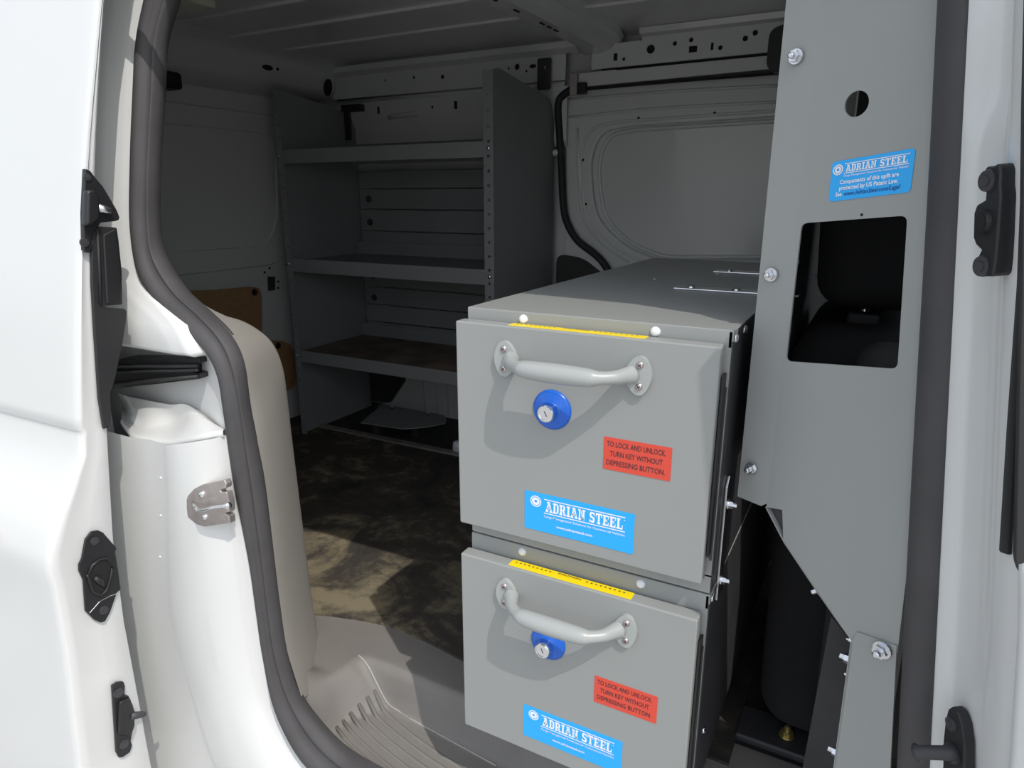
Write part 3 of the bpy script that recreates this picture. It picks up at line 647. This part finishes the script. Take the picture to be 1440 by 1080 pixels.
# ---- rear doors
wre = struct(obj('wall_rear', boxm((-1.50, -.04, -.95), (-1.42, 1.36, .60)), 'white_paint'), 'inside of the closed white rear doors')
obj('door_pressing', plate(rpoly([(.12, -.09), (.12, .40), (1.10, .40), (1.16, .30), (1.13, .0), (1.05, -.09)], .06), [rpoly([(.18, -.02), (.18, .34), (1.04, .34), (1.08, .28), (1.06, .06), (1.0, -.02)], .05)], (-1.41, 0, 0), Vector((0, 1, 0)), uz, .012), 'white_paint', wre, bevel=.005)
for xs_, nm in (([(200, 410), (300, 408), (352, 403), (365, 405), (368, 415), (369, 450), (368, 475), (200, 470)], 'hardboard_panel'), ([(360, 478), (395, 479), (408, 484), (413, 492), (416, 545), (395, 552), (360, 552)], 'hardboard_panel')):
    q = [on(x, y, X=-1.395) for x, y in xs_]
    hp = obj(nm, plate(rpoly([(p.y, p.z) for p in q], .03), [], (-1.395, 0, 0), Vector((0, 1, 0)), uz, .006), 'hardboard', wre, bevel=.002, label='brown hardboard lining panel')
    c = on(358, 411, X=-1.394) if xs_[0][0] == 200 else on(391, 486, X=-1.394)
    bq = bmesh.new(); cyl(bq, .012, .010, 0, .003, 12); o = fix(bmesh_mesh(bq), 'clip', c, (1, 0, 0), hp); o.data.materials.append(MAT['black_plastic'])
q = [on(x, y, X=-1.408) for x, y in ((377, 389), (387, 389), (387, 408), (378, 409))]
obj('latch_hole', plate([(p.y, p.z) for p in q], [], (-1.408, 0, 0), Vector((0, 1, 0)), uz, .003), 'dark_metal', wre)
for x, y in ((372, 383), (379, 377), (391, 396), (391, 405), (403, 372)):
    bq = bmesh.new(); cyl(bq, .004, .004, 0, .002, 8); o = fix(bmesh_mesh(bq), 'small_hole', on(x, y, X=-1.409), (1, 0, 0), wre); o.data.materials.append(MAT['shadow_void'])
# header over the rear doors
rows = []
for y in (.05, .3, .6, .9, 1.15, 1.28): rows.append([Vector((-1.42, y, .455)), Vector((-1.375, y, .462)), Vector((-1.335, y, .475)), Vector((-1.318, y, .49)), Vector((-1.305, y, .545)), Vector((-1.29, y, .562)), Vector((-1.25, y, .576))])
hd = obj('rear_header', loft(rows), 'white_paint', wre, smooth=True)
for x, y, r, sx, sy in ((311, 74, .018, 1.1, .9), (376, 95, .013, .6, 1.6), (390, 97, .005, 1, 1), (461, 123, .025, 1.1, .8), (365, 82, .003, 1, 1), (267, 55, .004, 1, 1)):
    bq = bmesh.new(); cyl(bq, r, r, 0, .002, 16); o = fix(bmesh_mesh(bq), 'header_hole', on(x, y, X=-1.3105), (1, 0, -.22), hd); o.data.materials.append(MAT['shadow_void']); o.scale = (sy, sx, 1)
    o.rotation_euler = Vector((1, 0, -.22)).to_track_quat('Z', 'Y').to_euler()
obj('hinge_cover', boxm((-1.40, .46, .425), (-1.34, .70, .470)), 'black_plastic', wre, bevel=.01)
# ---- the cab beyond the partition: unseen dark end wall, raised over the windscreen to dim it
wf = struct(obj('wall_front', boxm((1.28, -.10, -.95), (1.34, 1.40, .30)), 'dark_trim'), 'unseen dark wall added across the cab front to keep it dim')

# ================================================================== THE THINGS
V = Vector
UX, UZ = V((1, 0, 0)), V((0, 0, 1))
def brand_sticker(parent, x0, x1, z0, z1):
    O = V((x0, -.0002, z0)); W = x1-x0; H = z1-z0
    st_ = obj('brand_sticker', plate(rrect(0, 0, W, H, .0015, 2), [], O+V((0, -.0003, 0)), UX, UZ, .0004), 'brand_blue', parent, label='bright blue maker sticker with white print')
    bm = bmesh.new(); P = O+V((0, -.0006, 0)); w_, h_ = W/100, H/100      # percent units
    ring(bm, P, UX, UZ, 11*w_, 77*h_, .0058, .0072); ring(bm, P, UX, UZ, 11*w_, 77*h_, .0018, .0050, 14)
    flat_rect(bm, P, UX, UZ, 19*w_, 85.5*h_, 92.5*w_, 88*h_); flat_rect(bm, P, UX, UZ, 19*w_, 50*h_, 92.5*w_, 52.5*h_)
    slab_text(bm, 'ADRIAN', 20.5*w_, 55.5*h_, 27*h_, 37*w_, P, UX, UZ); slab_text(bm, 'STEEL', 61*w_, 55.5*h_, 27*h_, 29.5*w_, P, UX, UZ)
    ring(bm, P, UX, UZ, 91.7*w_, 80*h_, .0004, .0008, 8)
    add_text(bm, 'Cargo Management Solutions for Commercial Vehicles', 9*h_, 19*w_, 40*h_, 73.5*w_, P, UX, UZ, .00003)
    add_text(bm, 'www.adriansteel.com', 10*h_, 31*w_, 19*h_, 33*w_, P, UX, UZ, .0001)
    obj('lettering', bm, 'print_white', st_)
def red_label(parent, x0, x1, z0, z1):
    O = V((x0, -.0002, z0)); W = x1-x0; H = z1-z0
    st_ = obj('lock_label', plate(rrect(0, 0, W, H, .001, 2), [], O+V((0, -.0003, 0)), UX, UZ, .0004), 'label_red', parent, label='red label with dark capitals')
    bm = bmesh.new(); P = O+V((0, -.0006, 0)); w_, h_ = W/100, H/100
    add_text(bm, 'TO LOCK AND UNLOCK.', 23*h_, 5*w_, 73*h_, 87*w_, P, UX, UZ, .00006)
    add_text(bm, 'TURN KEY WITHOUT', 23*h_, 10*w_, 44*h_, 78*w_, P, UX, UZ, .00006)
    add_text(bm, 'DEPRESSING BUTTON.', 23*h_, 5*w_, 15.5*h_, 87*w_, P, UX, UZ, .00006)
    obj('lettering', bm, 'print_dark', st_)

def cabinet(zt, hh, ztop, zbot, label, caution, base=False):
    """zt: top of drawer front, hh: its height; ztop/zbot: case"""
    xr = .3115
    root = thing('drawer_cabinet', (.155, .40, zbot if not base else ZF), label, 'cabinet', 'stacked drawer cabinets')
    # case: sides, top, back, front flanges
    bm = bmesh.new()
    box(bm, (.004, .0235, zbot), (.006, .768, ztop-.0025)); 
    box(bm, (.006, .765, zbot), (xr-.002, .768, ztop-.0025)); box(bm, (.006, .0235, zbot), (xr-.002, .768, zbot+.002))
    obj('case', bm, 'grey_steel', root)
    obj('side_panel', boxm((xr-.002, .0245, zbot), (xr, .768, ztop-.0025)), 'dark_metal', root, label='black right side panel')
    bm = bmesh.new(); box(bm, (.0035, .0226, ztop-.0025), (xr+.0005, .7685, ztop)); box(bm, (.0035, .0222, ztop-.026), (xr-.004, .0236, ztop-.001)); box(bm, (xr-.0015, .0222, ztop-.012), (xr+.0005, .0420, ztop-.001))
    obj('top_panel', bm, 'grey_steel', root, bevel=.0008, seg=1)
    bm = bmesh.new(); box(bm, (.006, .0228, zbot), (xr-.001, .0240, zbot+.022)); box(bm, (xr-.012, .0228, zbot+.02), (xr-.001, .0240, ztop-.018)); box(bm, (.006, .0228, zbot+.02), (.016, .0240, ztop-.016))
    obj('face_flange', bm, 'grey_steel', root)
    obj('drawer_gap_strip', boxm((.3062, .0085, zt-hh+.030), (.3085, .0215, zt-.030)), 'black_plastic', root)  # black strip in the gap between drawer front and case
    obj('slide_rail', boxm((.3078, .0205, zt-hh+.02), (.3098, .0222, zt-.045)), 'dark_metal', root)
    # drawer front: folded pan with returned edges
    fr_ = obj('drawer_front', boxm((0, 0, zt-hh), (.305, .0195, zt)), 'grey_steel', root, bevel=.0022, seg=3)
    bm = bmesh.new(); box(bm, (.014, .0205, zt-hh+.012), (.298, .70, zt-.02)); obj('drawer_box', bm, 'grey_steel', root)
    # pull handle
    zc = zt-.0375; xl, xr_ = .0675, .2268
    hd_ = obj('handle', tube(cr([V((xl+.0085, -.003, zc)), V((xl+.0135, -.012, zc)), V((xl+.021, -.024, zc)), V((xl+.034, -.0335, zc)), V((.112, -.0365, zc)), V((.147, -.0375, zc)), V((.182, -.0365, zc)), V((xr_-.034, -.0335, zc)), V((xr_-.021, -.024, zc)), V((xr_-.0135, -.012, zc)), V((xr_-.0085, -.003, zc))], 4),
             [(.0100, .0098, .0095, .0091, .0087, .0083, .0079, .0077, .0073, .0071, .0071, .0073, .0076, .0081, .0087, .0093, .0098, .0102, .0105, .0107, .0108, .0107, .0105, .0102, .0098, .0093, .0087, .0081, .0076, .0073, .0071, .0071, .0073, .0077, .0079, .0083, .0087, .0091, .0095, .0098, .0100)[i] for i in range(41)], 14), 'handle_paint', root, smooth=True)
    for xc, s_ in ((xl, 1), (xr_, -1)):
        hf = [(-.0125, 0), (-.0115, .0065), (-.0080, .0150), (-.0035, .0200), (.0030, .0205), (.0085, .0165), (.0130, .0100), (.0150, .0045)]
        ou = [(x_*s_, y_) for x_, y_ in hf]+[(x_*s_, -y_) for x_, y_ in hf[:0:-1]]
        if s_ < 0: ou = ou[::-1]
        ou = [(b_.x, b_.y) for b_ in cr([V(t) for t in ou+[ou[0]]], 3)[:-1]]
        obj('foot_plate', plate(ou, [], V((xc, -.0055, zc)), UX, UZ, .006), 'handle_paint', hd_, bevel=.0022, seg=3)
        for dz in (.0115, -.0115): fix(ME_SCREW, 'screw', V((xc, -.0050, zc+dz)), (0, -1, 0), hd_, 1, .5+random.random())
    # push lock
    zl_ = zt-.090
    lk = fix(lathe([(.0232, 0), (.0232, .0016), (.020, .0034), (.012, .0058), (.0100, .0078), (.0094, .0090), (.0092, .018), (.0, .018)], 28), 'lock', V((.127, 0, zl_)), (0, -1, 0), root)
    lk.data.materials.append(MAT['blue_plastic']); lk['label'] = 'round blue plastic lock collar'
    lk.data.polygons.foreach_set('use_smooth', [True]*len(lk.data.polygons))
    ky = fix(lathe([(.0098, .0155), (.0098, .0185), (.0090, .0195), (.0076, .0195), (.0072, .0183), (0, .0183)], 22), 'lock_rim', V((.127, 0, zl_)), (0, -1, 0), lk); ky.data.materials.append(MAT['chrome'])
    bm = bmesh.new(); box(bm, (-.0005, -.0032, .0183), (.0005, .0032, .0185)); kh = fix(bmesh_mesh(bm), 'key_slot', V((.127, 0, zl_)), (0, -1, 0), lk, 1, .5); kh.data.materials.append(MAT['print_dark'])
    red_label(root, .1895, .2645+(.003 if base else 0), zt-.1485-.003*base, zt-.1110-.003*base)
    brand_sticker(root, .0930, .2285, zt-.2440, zt-.1950)
    # caution strip on the top return
    cs = obj('caution_strip', plate(rrect(0, 0, .160, .0145, .0015, 2), [], V((.0680, .0035, zt+.0003)), V((1, 0, 0)), V((0, 1, 0)), .0004), 'label_yellow', root, label='narrow yellow caution strip with dark marks')
    bm = bmesh.new(); Pq = V((.0680, .0035, zt+.0007))
    for k in range(9):
        for x_ in (.006+.0058*k, .103+.0058*k-.002): add_text(bm, '*', .006, x_, .0066, .0026, Pq, V((1, 0, 0)), V((0, 1, 0)), .0001)
    add_text(bm, 'CAUTION', .0042, .064, .0096, .030, Pq, V((1, 0, 0)), V((0, 1, 0)), .0001)
    obj('lettering', bm, 'print_dark', cs)
    for x_ in (.0785, .2330): fix(ME_CAP, 'screw_cap', V((x_, .0222, ztop-.0085)), (0, -1, .25), root, .85)
    # fixings on the right side
    for y_, z_ in ((.035, ztop-.010), (.085, ztop-.010)): fix(ME_DOME, 'side_bolt', V((xr, y_, z_)), (1, 0, 0), root, .9)
    if base:
        obj('plinth', boxm((.02, .16, ZF+.004), (.30, .75, zbot)), 'dark_metal', root)
        fix(ME_DOME, 'side_bolt', V((xr, .06, zt-.19)), (1, 0, 0), root, .8)
    else:
        for x_, y_ in ((.118, .40), (.190, .52), (.06, .62)): fix(ME_DOME, 'top_rivet', V((x_, y_, ztop)), (0, 0, 1), root, .45)
    return root
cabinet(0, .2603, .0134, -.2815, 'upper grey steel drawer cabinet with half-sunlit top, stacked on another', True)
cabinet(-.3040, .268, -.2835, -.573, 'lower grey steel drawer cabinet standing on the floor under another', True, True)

# straps tying the cabinets to the partition and to each other
def strap(p0, p1, label, bolts):
    o = obj('steel_strap', boxm(p0, p1), 'zinc', bevel=.0006, seg=1); tag(o, label, 'strap')
    for b_ in bolts:
        fix(ME_DOME, 'bolt', V(b_), (0, 0, 1), o, 1.0)
    return o
strap((.178, .290, .0135), (.342, .318, .0165), 'flat bright steel strap bolted across the upper drawer cabinet top, nearer its front', [(.200, .304, .0165), (.262, .304, .0165)])
strap((.180, .535, .0135), (.342, .563, .0165), 'flat bright steel strap bolted across the upper drawer cabinet top, nearer its back', [(.205, .549, .0165), (.27, .549, .0165)])
o = tag(obj('joining_plate', plate([(0, 0), (.028, 0), (.028, .135), (.018, .150), (.010, .150), (0, .140)], [], (.3150, .050, -.305), V((0, 1, 0)), UZ, .003), 'zinc', bevel=.0005, seg=1), 'upright steel plate bolted to the sides of both drawer cabinets', 'plate')
for z_ in (-.190, -.285): fix(ME_NUT, 'nut', V((.315, .064, z_)), (1, 0, 0), o, .75)

# ---- shelving unit against the far wall
SX0, SX1, SY0, SY1 = -1.245, -.478, .929, 1.295
su = thing('shelving_unit', ((SX0+SX1)/2, 1.1, ZF), 'grey steel shelving unit with three shelves against the far wall', 'shelving')
YU = V((0, 1, 0))
prof = [(SY0, ZF+.002), (SY1, ZF+.002), (SY1, .36), (SY1-.02, .40), (SY1-.035, .415), (SY0+.03, .452), (SY0, .445)]
for x in (SX0, SX1-.002):
    obj('end_panel', plate(prof, [], (x+.002, 0, 0), YU, UZ, .002), 'shaded_steel', su)
# front flanges with a row of holes
for x0, x1 in ((SX0, SX0+.022), (SX1-.030, SX1)):
    hs = [circ((x0+x1)/2, z, .0042, 8) for z in [-.60+.0365*i for i in range(28)]]
    obj('post_flange', plate([(x0, ZF+.002), (x1, ZF+.002), (x1, .445), (x0, .445)], hs, (0, SY0-.001, 0), UX, UZ, .002), 'shaded_steel', su)
for i, (zt_, lip) in enumerate(((.277, .040), (-.052, .042), (-.352, .040))):
    bm = bmesh.new(); a, b = SX0+.004, SX1-.028
    box(bm, (a, SY0+.002, zt_-.010), (b, SY1-.03, zt_-.008)); box(bm, (a, SY0+.001, zt_-lip), (b, SY0+.003, zt_)); box(bm, (a, SY0+.003, zt_-lip), (b, SY0+.02, zt_-lip+.002)); box(bm, (a, SY1-.032, zt_-.03), (b, SY1-.03, zt_+.035))
    sh_ = obj('shelf', bm, 'shaded_steel', su, bevel=.0008, seg=1)
    if i == 2: obj('shelf_liner', boxm((a+.004, SY0+.012, zt_-.0079), (b-.004, SY1-.036, zt_-.0069)), 'dusty_liner', su, label='brown dusty liner on the lowest shelf')
    for x_ in (a+.2, (a+b)/2+.1, b-.06): fix(ME_DOME, 'rivet', V((x_, SY0+.001, zt_-lip*.65)), (0, -1, 0), sh_, .35)
    fix(ME_DOME, 'shelf_bolt', V((SX1-.015, SY0-.002, zt_-.018)), (0, -1, 0), su, 1.1); fix(ME_DOME, 'shelf_bolt', V((SX0+.010, SY0-.002, zt_-.018)), (0, -1, 0), su, .9)
# back panels: separate horizontal sheets
zz = [.225, .165, .095, .02, -.03, -.10, -.18, -.245, -.31, -.345]
for i in range(len(zz)-1):
    obj('back_panel', boxm((SX0+.01, SY1-.012+(.005 if i % 2 else 0), zz[i+1]+.002), (SX1-.01, SY1-.006+(.005 if i % 2 else 0), zz[i]-.002)), 'shaded_steel', su, bevel=.0015, seg=1)
for z_ in (.13, .05, -.14, -.22): fix(ME_TORX, 'knob', V((SX0+.055, SY1-.014, z_)), (0, -1, 0), su, 1.0)
# top brackets to the van wall
obj('mounting_bracket', boxm((SX0+.004, SY1-.06, .325), (SX0+.030, SY1-.052, .42)), 'black_plastic', su, bevel=.002)
obj('mounting_bracket', boxm((SX0+.002, SY1-.07, .415), (SX0+.085, SY1-.045, .437)), 'black_plastic', su, bevel=.002)
obj('mounting_bracket', plate(rrect(-.520, .440, -.478, .525, .004, 2), [circ(-.497, .50, .005, 8)], (0, 1.262, 0), UX, UZ, .006), 'dark_metal', su, bevel=.001)

# loose bracket plate on the floor beneath, white cap on the rail
bp_ = [(507, 594), (530, 575), (533, 568), (548, 570), (550, 575), (553, 575), (554, 571), (600, 580), (601, 584), (604, 584), (605, 580), (624, 584), (628, 590), (626, 595), (600, 600), (567, 603)]
q = [on(x, y, Z=ZF+.055) for x, y in bp_]
bm = prism(bmesh.new(), q, (0, 0, -.003))
o = tag(obj('bracket_plate', bm, 'shaded_steel'), 'dark notched steel bracket plate on the floor beneath the shelves', 'bracket')
for x, y in ((530, 590), (585, 592)):
    p = on(x, y, Z=ZF+.055); obj('foot', boxm((p.x-.012, p.y-.01, ZF+.002), (p.x+.012, p.y+.01, ZF+.0525)), 'dark_metal', o)
p = on(645, 632, Z=ZF+.012)
o = tag(obj('end_cap', lathe([(.0, .030), (.012, .030), (.018, .026), (.020, .0), (.0, .0)], 14), 'nylon_white', smooth=True), 'small white plastic cap on the floor rail beside the drawer cabinets', 'cap')
o.matrix_basis = Matrix.Translation((p.x, p.y, ZF+.010))

# ---- partition wing beside the door pillar
OW = onp(1117, 360, PW, NW); OW.z = 0
def uv(x, y): p = onp(x, y, PW, NW)-OW; return (p.dot(UW), p.z)
pw = thing('partition_panel', (OW.x, OW.y, -.277), 'tall grey steel partition wing with square window beside the front pillar', 'partition')
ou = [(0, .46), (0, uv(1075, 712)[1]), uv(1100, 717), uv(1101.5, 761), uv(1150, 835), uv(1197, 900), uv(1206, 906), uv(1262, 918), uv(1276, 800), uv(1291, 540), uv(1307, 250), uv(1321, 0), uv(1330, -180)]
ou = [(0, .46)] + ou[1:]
win = rpoly([uv(1127, 314), uv(1105, 508), uv(1262, 519), uv(1276, 303)], .006, 4)
hc = uv(1204.5, 146)
sheet = obj('panel_sheet', plate(ou, [win, circ(hc[0], hc[1], .0105, 24)], OW, UW, UZ, .002), 'grey_steel', pw)
# folded flange along the rear edge
FU = V((-.93, .36, 0)).normalized(); FN = FU.cross(UZ)
f0 = onp(1118, 0, OW, FN); f1 = onp(1037, 698, OW, FN); fw = (f1-OW).dot(FU)
fo = [(0, .46), (fw, .46), (fw, f1.z), (.006, uv(1075, 712)[1]-.001), (0, uv(1075, 712)[1]+.004)]
obj('rear_flange', plate(fo[::-1], [], OW, FU, UZ, -.002), 'grey_steel', pw)
FNc = FN if FN.dot(CAM-OW) > 0 else -FN
for x, y in ((1121, 80), (1086, 386), (1058, 658)): fix(ME_NUT, 'bolt', onp(x, y, OW, FN)+FNc*.002, FNc, pw, .82)
# hem along the sloping edge
hem = [onp(1076, 713, PW, NW), onp(1102, 763, PW, NW), onp(1150, 835, PW, NW), onp(1197, 901, PW, NW)]
NWc = NW if NW.dot(CAM-PW) > 0 else -NW
rows = [[p, p-NWc*.018] for p in hem]
obj('sloping_hem', loft(rows), 'grey_steel', pw, solid=.0015)
obj('corner_shade_plate', prism(bmesh.new(), [p-NWc*.005 for p in (onp(1076, 711, PW, NW), onp(1104, 714, PW, NW), onp(1105, 766, PW, NW), onp(1101, 761, PW, NW))], -NWc*.0015), 'dark_metal', pw)  # dark plate behind the corner notch, the fold's shade put into its colour
fix(ME_NUT, 'bolt', onp(1148, 832, PW, NW)-NWc*.009, V((-.75, -.3, -.45)), pw, .8)
fix(ME_NUT, 'bolt', onp(1243, 912, PW, NW)+NWc*.003, NWc, pw, 1.05)
for x, y in ((1212, 302), (1105, 113)):
    bq = bmesh.new(); cyl(bq, .0012, .0012, 0, .0004, 8); o = fix(bmesh_mesh(bq), 'rivet_hole', onp(x, y, PW, NW)+NWc*.0003, NWc, pw); o.data.materials.append(MAT['shadow_void'])
# sticker: corners in the panel frame
c0, c1, c2, c3 = [V(uv(*t)) for t in ((1165.5, 284), (1280.5, 270), (1286.5, 212.5), (1171, 228))]
su_ = (c1-c0); sv_ = (c3-c0); W = su_.length; H = sv_.length
U3 = (UW*su_.x+UZ*su_.y).normalized(); W3 = (UW*sv_.x+UZ*sv_.y).normalized(); n3 = U3.cross(W3).normalized()
Os = OW+UW*c0.x+UZ*c0.y+n3*.0006
stk = obj('brand_sticker', plate(rrect(0, 0, W, H, .003, 3), [], Os, U3, W3, .0004), 'brand_blue', pw, label='bright blue patent notice sticker with white print')
bm = bmesh.new(); P = Os+n3*.0004; w_, h_ = W/100, H/100
ring(bm, P, U3, W3, 9*w_, 78*h_, .0036, .0046); ring(bm, P, U3, W3, 9*w_, 78*h_, .0012, .0030, 14)
flat_rect(bm, P, U3, W3, 17*w_, 89*h_, 95*w_, 91*h_); flat_rect(bm, P, U3, W3, 17*w_, 66*h_, 95*w_, 68*h_)
slab_text(bm, 'ADRIAN', 19*w_, 70*h_, 17*h_, 38*w_, P, U3, W3); slab_text(bm, 'STEEL', 61*w_, 70*h_, 17*h_, 32*w_, P, U3, W3)
add_text(bm, 'Cargo Management Solutions for Commercial Vehicles', 7*h_, 17*w_, 58.5*h_, 78*w_, P, U3, W3, .00003)
add_text(bm, 'Components of this upfit are', 15*h_, 13*w_, 41*h_, 72*w_, P, U3, W3, .00012)
add_text(bm, 'protected by US Patent Law.', 15*h_, 13*w_, 26*h_, 72*w_, P, U3, W3, .00012)
add_text(bm, 'See', 15*h_, 9*w_, 11*h_, 8*w_, P, U3, W3, .00012)
obj('lettering', bm, 'print_white', stk)
bm = bmesh.new(); add_text(bm, 'www.AdrianSteel.com/Legal', 15*h_, 20*w_, 11*h_, 68*w_, P, U3, W3, .00004, .3)
obj('lettering', bm, 'print_navy', stk)

# lower mounting plate under the wing
lp = [uv(1197, 903), uv(1172, 1085), uv(1160, 1180), uv(1246, 1180), uv(1253, 1080), uv(1262, 907), uv(1207, 888)]
O3 = OW+NWc*.0016
mp = thing('mounting_plate', tuple(onp(1215, 1180, PW, NW)), 'narrow grey steel mounting plate bolted below the partition wing', 'plate')
obj('plate_sheet', plate(lp, [], O3, UW, UZ, .002), 'grey_steel', mp)
le = [onp(1197, 903, O3, NW), onp(1172, 1085, O3, NW), onp(1160, 1180, O3, NW)]
obj('plate_return', loft([[p, p-NWc*.022] for p in le]), 'grey_steel', mp, solid=.0015)
for x, y, s_ in ((1190, 932, .8), (1189, 955, .4), (1173, 1064, .8), (1192, 905, .4)): fix(ME_NUT, 'bolt', onp(x, y, O3, NW)-NWc*.008, V((-.9, .1, .1)), mp, s_)

# main partition across the van, behind the wing
pm = thing('partition_wall', (.345, .6, -.12), 'grey steel bulkhead sheet across the van between cargo bay and seat', 'partition')
XM = (OW+FU*fw).x+.005; YM = (OW+FU*fw).y+.004
obj('bulkhead_sheet', boxm((XM, YM, -.12), (XM+.002, 1.255, .56)), 'grey_steel', pm)
for y_, z_ in ((.25, .062), (.30, .40)): fix(ME_NUT, 'bolt', V((XM+.002, y_, z_)), (1, 0, 0), pm, .8)

# foot bracket in the gap, seat rail bolt
q = [on(x, y, Y=.13) for x, y in ((1168, 866), (1200, 905), (1180, 1090), (1126, 1090))]
tag(obj('seat_bracket', prism(bmesh.new(), [V((p.x, p.y, max(p.z, ZF))) for p in q], (.004, .006, 0)), 'dark_metal', bevel=.001), 'dark upright seat bracket in the gap below the partition wing', 'bracket')
p = on(1105, 1040, Z=ZF+.012)
o = tag(obj('seat_rail', boxm((p.x-.07, p.y-.02, ZF-.004), (p.x+.5, p.y+.05, ZF+.010)), 'dark_metal', bevel=.004), 'dark seat rail with a brass coloured bolt on the floor', 'rail')
me_b = ME_NUT.copy(); me_b.materials.clear(); me_b.materials.append(MAT['brass'])
rb = fix(me_b, 'bolt', V((p.x, p.y+.012, ZF+.010)), (0, 0, 1), o, 1.3)

# ---- front seat behind the partition window
st_ = thing('car_seat', (.52, .45, ZF), 'black cloth front seat with headrest behind the partition window', 'seat')
def rbox(a, b, bev, mt, name, par, shear=0):
    bm = boxm(a, b)
    for v in bm.verts: v.co.x += (v.co.z-a[2])*shear
    return obj(name, bm, mt, par, bevel=bev, seg=6)
rbox((.362, .28, .002), (.52, .56, .20), .035, 'cloth_black', 'headrest', st_, -.06)
rbox((.352, .24, -.62), (.51, .66, -.022), .05, 'cloth_black', 'backrest', st_, -.02)
rbox((.43, .175, -.60), (.52, .24, -.02), .03, 'cloth_grey', 'side_bolster', st_, -.02)
rbox((.47, .22, ZF+.02), (.98, .66, -.32), .06, 'cloth_black', 'seat_cushion', st_)
for y_ in (.36, .48): obj('headrest_post', tube([(.42, y_, -.06), (.42, y_, .03)], .006, 8), 'chrome', st_, smooth=True)
obj('post_guide', boxm((.40, .34, -.028), (.44, .38, -.008)), 'dark_metal', st_, bevel=.004)
